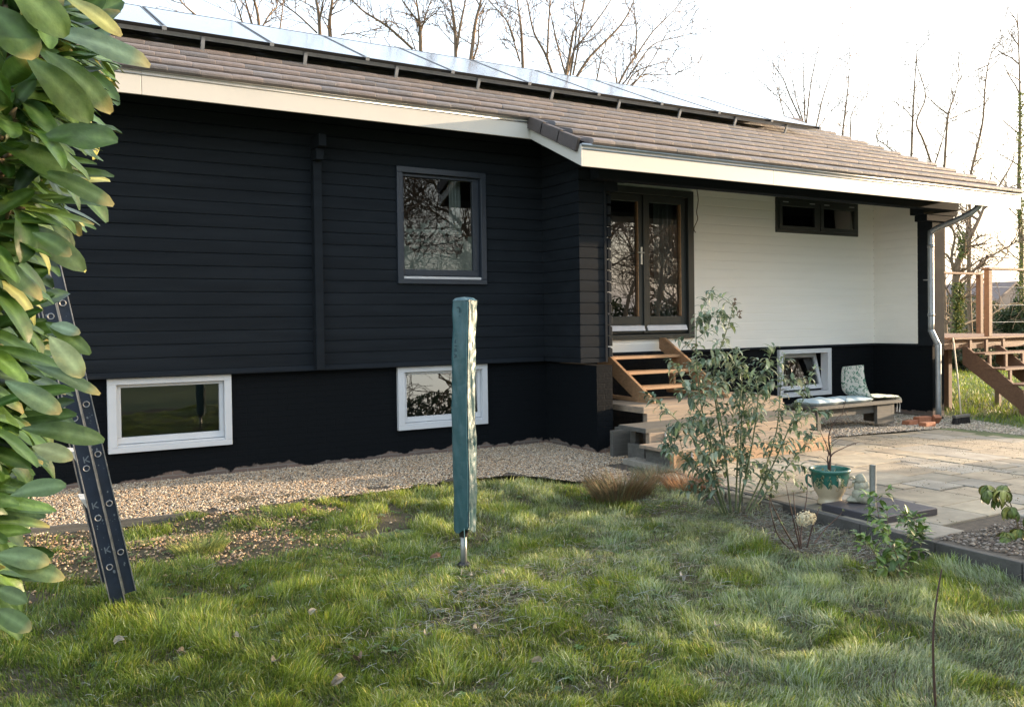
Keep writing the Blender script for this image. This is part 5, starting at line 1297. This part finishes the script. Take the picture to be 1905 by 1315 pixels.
c = atY(1765, 700, 14.5); leafball('scrub', 'brown twiggy scrub between house corner and deck post', 'bush', (c.x-.5, 16.5, .5), 1.3, .7, .9, 3500, BR+DK[:1], 44, L=.07)
def hedgerow(x0, x1, y, h, n, cols, seed, name, label):
    r = np.random.default_rng(seed); x = x0+(x1-x0)*r.random(n); z = h*r.random(n)**.8*(.75+.35*vnoise(x, x*0, 1.7, seed)); p = np.stack([x, y+r.normal(size=n)*.5, z], 1)
    a = r.normal(size=(n, 3)); a /= np.linalg.norm(a, axis=1)[:, None]; b = np.cross(a, r.normal(size=(n, 3))); b /= np.linalg.norm(b, axis=1)[:, None]; s = (.12*(.5+r.random(n)))[:, None]
    V = np.stack([p-a*s, p-b*s*.35, p+a*s, p+b*s*.35], 1).reshape(-1, 3); F = np.arange(4*n).reshape(n, 4)
    cc = np.array(cols)[r.integers(0, len(cols), n)]*(.7+.6*r.random((n, 1)))
    o = npmesh(name, V, [F], np.repeat(cc, 4, 0), M['leafdull']); ORG[o.name] = Vector((0, 0, 0)); return tag(o, label, 'hedge')
hedgerow(12, 60, 36, 3.0, 26000, BR+DK[:2], 51, 'far_hedge', 'brownish far hedge in front of the neighbouring houses')
def far_house(c, w_, d_, eave, ridge, wallm, roofm, label, rot=0.0):
    t = thing('neighbour_house', label, 'house', c); x, y = c[0], c[1]
    mb = MB(); mb.box(x-w_/2, x+w_/2, y-d_/2, y+d_/2, 0, eave); mb.prism([(x-w_/2, eave), (x+w_/2, eave), (x, ridge-.15)], y-d_/2, y+d_/2, axis='y'); mb.build('wall', wallm, t)
    mb = MB(); k = (ridge-eave)/(w_/2)
    for s in (-1, 1): mb.prism([(x+s*(w_/2+.4), eave-.4*k), (x, ridge), (x, ridge+.22), (x+s*(w_/2+.4), eave-.4*k+.22)][::s], y-d_/2-.3, y+d_/2+.3, axis='y')
    mb.build('roof', roofm, t)
    mb = MB()
    for q in (-.25, .25): mb.box(x+w_*q-.5, x+w_*q+.5, y-d_/2-.03, y-d_/2+.02, 1.0, 2.2)
    mb.build('window', M['farwhite'], t)
c = atY(1802, 600, 46); far_house((c.x, 46, 0), 6.5, 8, 2.6, 4.4, M['farwall'], M['farroof'], 'brown gabled neighbour house seen beyond the deck')
c = atY(1872, 600, 44); far_house((c.x+2.2, 44, 0), 8, 8, 2.3, 4.1, M['farwall'], M['farwhite'], 'low neighbour house with a pale roof at the right edge')

# grove and hedge on the garden side behind the photographer (seen in the window reflections, filters the low sun)
def grove():
    r = random.Random(77); protos = []
    for pi in range(3):
        st = MB(); tw = MB()
        def grow(p, d, L, R, lvl):
            pts = [p]; dd = d.normalized()
            for i in range(4): dd = (dd+Vector((r.gauss(0, .13), r.gauss(0, .13), r.gauss(.06, .1)))).normalized(); p = p+dd*(L/4); pts.append(p)
            (st if lvl < 2 else tw).tube(pts, [max(.009, R*(1-.6*i/4)) for i in range(5)], 6 if lvl < 2 else 3, cap=False)
            if lvl >= 4: return
            for i in range(r.randint(4, 6) if lvl else 9):
                q = pts[r.randint(1, 4)]; s = dd.orthogonal(); s.rotate(Matrix.Rotation(r.random()*6.28, 3, dd)); grow(q, dd*.75+s*(.5+.35*r.random())+Vector((0, 0, .12)), L*(.45+.25*r.random()), R*.48, lvl+1)
        grow(Vector((0, 0, -.1)), Vector((r.gauss(0, .05), 0, 1)), 5.5, .12, 0)
        t = thing('garden_tree', 'bare garden tree out of frame, reflected in the window glass or filtering the low sun', 'tree', (0, 0, 0), 'bare trees reflected in the windows')
        st.build('trunk', M['bark'], t, smooth=True); tw.build('crown', M['twig'], t); protos.append(t)
    spots = GROVE
    for i, (x, y, s) in enumerate(spots):
        if i < 3: protos[i].location = (x, y, 0); protos[i].scale = (s,)*3; protos[i].rotation_euler = (0, 0, i)
        else: dup(protos[i % 3], (x, y, 0), r.random()*6.28, s)
GROVE = [(7, -13, 1.3), (12, -15, 1.25), (17, -13.5, 1.2), (22, -16, 1.3), (28, -14, 1.3), (34, -17, 1.35), (14.5, -18, 1.3), (19.5, -12.5, 1.1), (25, -12.5, 1.1), (31, -13, 1.2), (40, -15, 1.3), (9.5, -18, 1.3), (37, -21, 1.4), (26, -19, 1.3),
         (21, -.5, .9), (29, -2.5, 1.1)]  # these last two trees are added out of frame to dapple the low sun
grove()
hedgerow(-12, 60, -17, 2.7, 60000, DK, 61, 'garden_hedge', 'dark garden hedge reflected low in the door glass')

# added shrub row out of frame, heights set to shade and patch the low sun
for k, (x, y, h) in enumerate(((25.0, -5.2, 2.3), (25.4, -3.6, 2.75), (25.0, -2.1, 2.2), (25.3, -.7, 2.55), (25.0, .6, 2.9), (25.2, 1.9, 2.95), (25.6, 3.1, 1.7), (25.0, 5.0, 2.05))):
    leafball('sun_shade_shrub', 'added shrub %s in the unseen row that shades the lawn from the low sun' % ['first', 'second', 'third', 'fourth', 'fifth', 'sixth', 'seventh', 'eighth'][k], 'shrub', (x, y, h*.5), .7, .85, h*.46, 2600, BR+DK, 80+k, L=.10, group='added shrubs shading the low sun')
# ------------------------------------------------------------------ grass
def grass(n, region, seed, name, label, hscale=1.0, wscale=1.0, frost=True):
    r = np.random.default_rng(seed); x, y = region(r, n); n = len(x)
    tuft = vnoise(x, y, .22, 31)*.6+vnoise(x, y, .09, 32)*.4; big = vnoise(x, y, .8, 33)
    keep = r.random(n) < np.clip(.25+1.25*tuft, 0, 1); x, y, tuft, big = x[keep], y[keep], tuft[keep], big[keep]; n = len(x)
    h = (.018+.085*tuft**1.8+.03*big)*(.5+.7*r.random(n))*hscale
    wd = (.0009+.0026*r.random(n)**2)*wscale
    # lean: a swirl field plus randomness
    a = 6.283*(vnoise(x, y, .5, 34)*1.6+vnoise(x, y, .17, 35)*.6)+r.normal(size=n)*.9
    lean = (.25+.9*r.random(n)**1.3)*(.7+.6*(1-tuft))
    dx, dy = np.cos(a), np.sin(a); sx, sy = -dy, dx; tw = r.normal(size=n)*.6; sx2 = sx*np.cos(tw)+dx*np.sin(tw); sy2 = sy*np.cos(tw)+dy*np.sin(tw)
    z0 = ground_h(x, y)-.006 if name == 'lawn_grass' else np.full(n, -.035)
    ts = np.array([0, .38, .72, 1.0]); V = []
    for t_, wf in zip(ts, (1, .95, .65, 0)):
        ph = lean*t_*1.25; rr_ = h*t_
        px = x+dx*rr_*np.sin(ph*.8); py = y+dy*rr_*np.sin(ph*.8); pz = z0+rr_*np.cos(ph*.8)
        if wf: V.append(np.stack([px-sx2*wd*wf, py-sy2*wd*wf, pz], 1)); V.append(np.stack([px+sx2*wd*wf, py+sy2*wd*wf, pz], 1))
        else: V.append(np.stack([px, py, pz], 1))
    V = np.stack(V, 1); B = 7*np.arange(n)[:, None]
    Q = np.concatenate([B+np.array([0, 1, 3, 2]), B+np.array([2, 3, 5, 4])]); T = B+np.array([4, 5, 6])
    pal = np.array([(.15, .23, .04), (.21, .29, .05), (.11, .175, .032), (.29, .34, .08), (.42, .38, .15), (.40, .46, .34), (.30, .38, .24)])
    fr = np.clip((x-1.4)/2.6+(3.9-y)*.12, 0, 1)*.95*(vnoise(x, y, .35, 36) > .28)+.10 if frost else np.zeros(n)
    k = r.choice(5, n, p=[.32, .28, .22, .12, .06]); kf = r.integers(5, 7, n); k = np.where(r.random(n) < fr*.75, kf, k)
    c = pal[k]*(.75+.5*r.random((n, 1)))*np.array([.82, .81, .68])*(.66+.70*np.clip(tuft*1.5-.25, 0, 1))[:, None]; yl = (vnoise(x, y, .55, 37) > .52)*.5*tuft; c = c*(1+np.stack([.5*yl, .28*yl, -.25*yl], 1))  # brighter, yellower tuft patches put low sun into the blade colour
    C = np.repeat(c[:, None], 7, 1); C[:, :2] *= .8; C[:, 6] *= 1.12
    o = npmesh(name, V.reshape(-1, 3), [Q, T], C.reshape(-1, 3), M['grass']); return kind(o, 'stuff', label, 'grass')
def lawn_region(r, n):
    d = 2.9+(8.6-2.9)*r.random(n)**1.25; a = YAW+(r.random(n)-.5)*rad(68); x = d*np.sin(a)/np.cos(a-YAW); y = d*np.cos(a)/np.cos(a-YAW)
    e = lawn_edge(x)+(vnoise(x, y, .2, 9)-.5)*.35
    bare = (x < 2.9) & (y > 5.6+.2*x) & (vnoise(x, y, .33, 22) < .78-.07*x)            # worn strip beside the gravel
    bare2 = np.hypot((x-2.1)/.45, (y-4.1)/.28) < vnoise(x, y, .12, 23)*1.25            # thin patch
    kx = np.interp(y, [1.9, 2.94, 3.52, 4.14, 4.64, 5.81, 6.72], [5.34, 5.34, 5.35, 5.39, 5.44, 5.57, 5.77])
    bed = (x > kx-.03) | ((x > kx-.85+.35*np.abs(y-4.1)) & (y > 3.45) & (r.random(n) < .93)) | ((x > 4.6) & (y > 6.3) & (r.random(n) < .8))
    keep = (y < e) & ~(bare & (r.random(n) < .93)) & ~(bare2 & (r.random(n) < .7)) & ~bed
    return x[keep], y[keep]
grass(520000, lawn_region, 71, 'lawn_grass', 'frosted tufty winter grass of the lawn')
def side_region(r, n):
    x = 12.4+r.random(n)*16.5; y = 6.4+r.random(n)*15.6; keep = (x > 13.5) | (y > 14) | (x > 12.7+(y-6.93)*.443); return x[keep], y[keep]
grass(120000, side_region, 72, 'side_grass', 'sunlit grass under and behind the deck', 1.6, 2.6, False)
def rim_region(r, n):
    x = 5.5+.0*r.random(n); y = 3+3.6*r.random(n); return np.interp(y, [2.94, 3.52, 4.14, 4.64, 5.81, 6.72], [5.33, 5.34, 5.38, 5.43, 5.56, 5.76])-.04-.03*r.random(n), y
# dry litter and low herbs in the bed by the kerb
def litter(n, seed):
    r = random.Random(seed); mb = MB()
    for i in range(n):
        y = 3.3+3.3*r.random(); kx = float(np.interp(y, [2.94, 3.52, 4.14, 4.64, 5.81, 6.72], [5.34, 5.35, 5.39, 5.44, 5.57, 5.77])); x = kx-.06-.85*r.random()**1.2
        z = float(ground_h(np.array([x]), np.array([y]))[0])+.004; a = r.random()*6.28; L = .03+.09*r.random(); d = Vector((math.cos(a), math.sin(a), r.random()*.35))
        c = r.choice([(.26, .21, .15), (.16, .13, .10), (.30, .30, .27), (.12, .10, .08), (.22, .25, .18)])
        p = Vector((x, y, z)); mb.tube([p, p+d*L*.5+Vector((0, 0, .008)), p+d*L], [.0022, .0018, .001], 3, col=c, cap=False)
    o = mb.build('bed_litter', M['dryleaf'], None, cols=True); kind(o, 'stuff', 'frosted dry stalks and litter on the soil along the kerb', 'litter')
litter(5200, 5)
def straw(n, seed):
    r = random.Random(seed); mb = MB(); P = []
    for i in range(n):
        if i % 4 == 0: x, y = 2.15+r.gauss(0, .36), 4.25+r.gauss(0, .22)
        else: x, y = 3.0+r.gauss(0, 1.3), 4.3+r.gauss(0, .8)
        P.append((x, y))
    H = ground_h(np.array([p[0] for p in P]), np.array([p[1] for p in P]))
    for (x, y), h in zip(P, H):
        a = r.random()*6.28; L = .03+.06*r.random(); d = Vector((math.cos(a), math.sin(a), r.random()*.4)); c = r.choice([(.42, .40, .33), (.30, .26, .18), (.36, .38, .34), (.22, .18, .12)])
        p = Vector((x, y, h+.008+.02*r.random())); mb.tube([p, p+d*L*.5+Vector((0, 0, .006)), p+d*L], [.0016, .0013, .0007], 3, col=c, cap=False)
    kind(mb.build('lawn_litter', M['dryleaf'], None, cols=True), 'stuff', 'frosted dead stalks and straw lying in the lawn', 'litter')
straw(3400, 6)
def weeds(n, seed):
    r = random.Random(seed); mb = MB()
    for i in range(n):
        y = r.uniform(3.0, 7.4); x = r.uniform(.2+.0*y, 5.1)
        if y > lawn_edge(x)-.1 or x > 5.0: continue
        z = float(ground_h(np.array([x]), np.array([y]))[0])+.012; k = r.randint(4, 8); S = r.uniform(.012, .035); c0 = r.choice([(.10, .17, .05), (.13, .19, .07), (.08, .13, .05), (.20, .24, .12)])
        for q in range(k):
            a = 6.283*q/k+r.random()*.5; leaf_mesh(mb, (x, y, z), Vector((math.cos(a), math.sin(a), .45+.5*r.random())), Vector((0, 0, 1)), S*r.uniform(.8, 1.5), S*.55, c0, tuple(v*1.2 for v in c0), droop=.7, fold=.2, nseg=3)
    kind(mb.build('lawn_weeds', M['leafdull'], None, smooth=True, cols=True), 'stuff', 'low broad leaved weeds scattered through the lawn', 'weeds')
weeds(900, 16)
# dry grass clump and low herbs near the steps
def clump(name, label, c, n, h, spread, cols, seed):
    r = random.Random(seed); mb = MB(); c = Vector(c)
    for i in range(n):
        a = r.random()*6.28; q = r.random()**.5*spread; p = c+Vector((math.cos(a)*q, math.sin(a)*q*.7, 0)); le = .15+.5*r.random(); hh = h*(.5+.6*r.random())
        d = Vector((math.cos(a)*le, math.sin(a)*le, 1)).normalized(); col = r.choice(cols)
        mb.tube([p, p+d*hh*.5, p+d*hh+Vector((math.cos(a), math.sin(a), 0))*hh*.25], [.0016, .0014, .0007], 3, col=col, cap=False)
    return tag(mb.build(name, M['dryleaf'], None, loc=c, cols=True), label, 'plant')
clump('dry_clump', 'brown dry flower clump between gravel and lawn', atZ(1155, 930, .0), 1100, .26, .27, [(.18, .12, .06), (.13, .09, .05), (.15, .16, .07), (.24, .15, .07)], 1)
clump('dry_clump', 'orange brown dead stalks beside the lowest step', atZ(1285, 918, .0), 800, .2, .25, [(.42, .20, .08), (.34, .20, .10), (.2, .14, .08)], 2)
clump('dry_clump', 'small green grey herb at the foot of the side of the steps', atZ(1222, 895, .0), 600, .16, .25, [(.14, .17, .10), (.2, .22, .15), (.12, .1, .06)], 3)
clump('grass_tuft', 'yellow green grass tuft growing in the worn soil strip', atZ(370, 1030, .0), 420, .12, .17, [(.25, .30, .07), (.34, .34, .10), (.18, .24, .05)], 4)
clump('grass_tuft', 'small pale grass tuft beside the ladder foot', atZ(250, 1025, .0), 160, .07, .1, [(.25, .30, .07), (.34, .34, .10)], 5)

# fallen leaves
LEAFLAB = ['brown leaf at the gravel edge of the lawn', 'reddish leaf standing just left of the dryer pole', 'tan leaf on the lawn just right of the dryer pole', 'dark brown curled leaf in the tall grass at the bottom middle',
 'pale curled leaf below the dark brown one at the bottom middle', 'pale leaf in the grass right below the ladder foot', 'tan leaf near the lower edge left of the middle', 'pale leaf in the middle of the lawn below the dryer',
 'upright pale leaf in the frosted patch below the dryer', 'bluish frosted leaf alone in the right half of the lawn', 'small tan leaf left of the thin frosty patch', 'small pale leaf at the top of the thin frosty patch',
 'small brown leaf left of the dryer cover near the gravel', 'grey brown leaf low in the middle right of the lawn', 'brown leaf in the shaded grass between ladder and lower edge', 'pale leaf on the right part of the lawn near the stick']
rr = random.Random(12)
for i, (u, v, s_, c0) in enumerate(((572, 958, .055, (.40, .22, .13)), (820, 1035, .06, (.36, .20, .12)), (932, 1088, .05, (.42, .36, .26)), (672, 1232, .06, (.24, .17, .11)), (640, 1265, .055, (.36, .30, .22)),
                                    (232, 1202, .05, (.50, .46, .36)), (505, 1240, .05, (.30, .26, .18)), (790, 1205, .05, (.42, .38, .28)), (880, 1190, .045, (.45, .40, .30)), (1265, 1080, .05, (.45, .48, .50)), (445, 1190, .045, (.4, .36, .26)),
                                    (576, 1150, .04, (.45, .42, .34)), (855, 945, .04, (.34, .26, .18)), (1010, 1235, .045, (.35, .3, .2)), (330, 1215, .04, (.3, .24, .15)), (1330, 1160, .045, (.42, .4, .34)))):
    p = atZ(u, v, .03); p.z = float(ground_h(np.array([p.x]), np.array([p.y]))[0])+.05; mb = MB(); d = Vector((rr.gauss(0, 1), rr.gauss(0, .5), .35)).normalized()
    leaf_mesh(mb, p, d, Vector((0, -.6, 1)), s_*1.4, s_*.75, tuple(q*.6 for q in c0), tuple(q*.42 for q in c0), droop=1.5, fold=.7, curl=.3, nseg=7, wave=.3)
    tag(mb.build('fallen_leaf', M['dryleaf'], None, loc=p, cols=True), LEAFLAB[i], 'leaf', 'fallen leaves on the lawn')
print('verts', sum(len(o.data.vertices) for o in bpy.data.objects if o.type == 'MESH'))
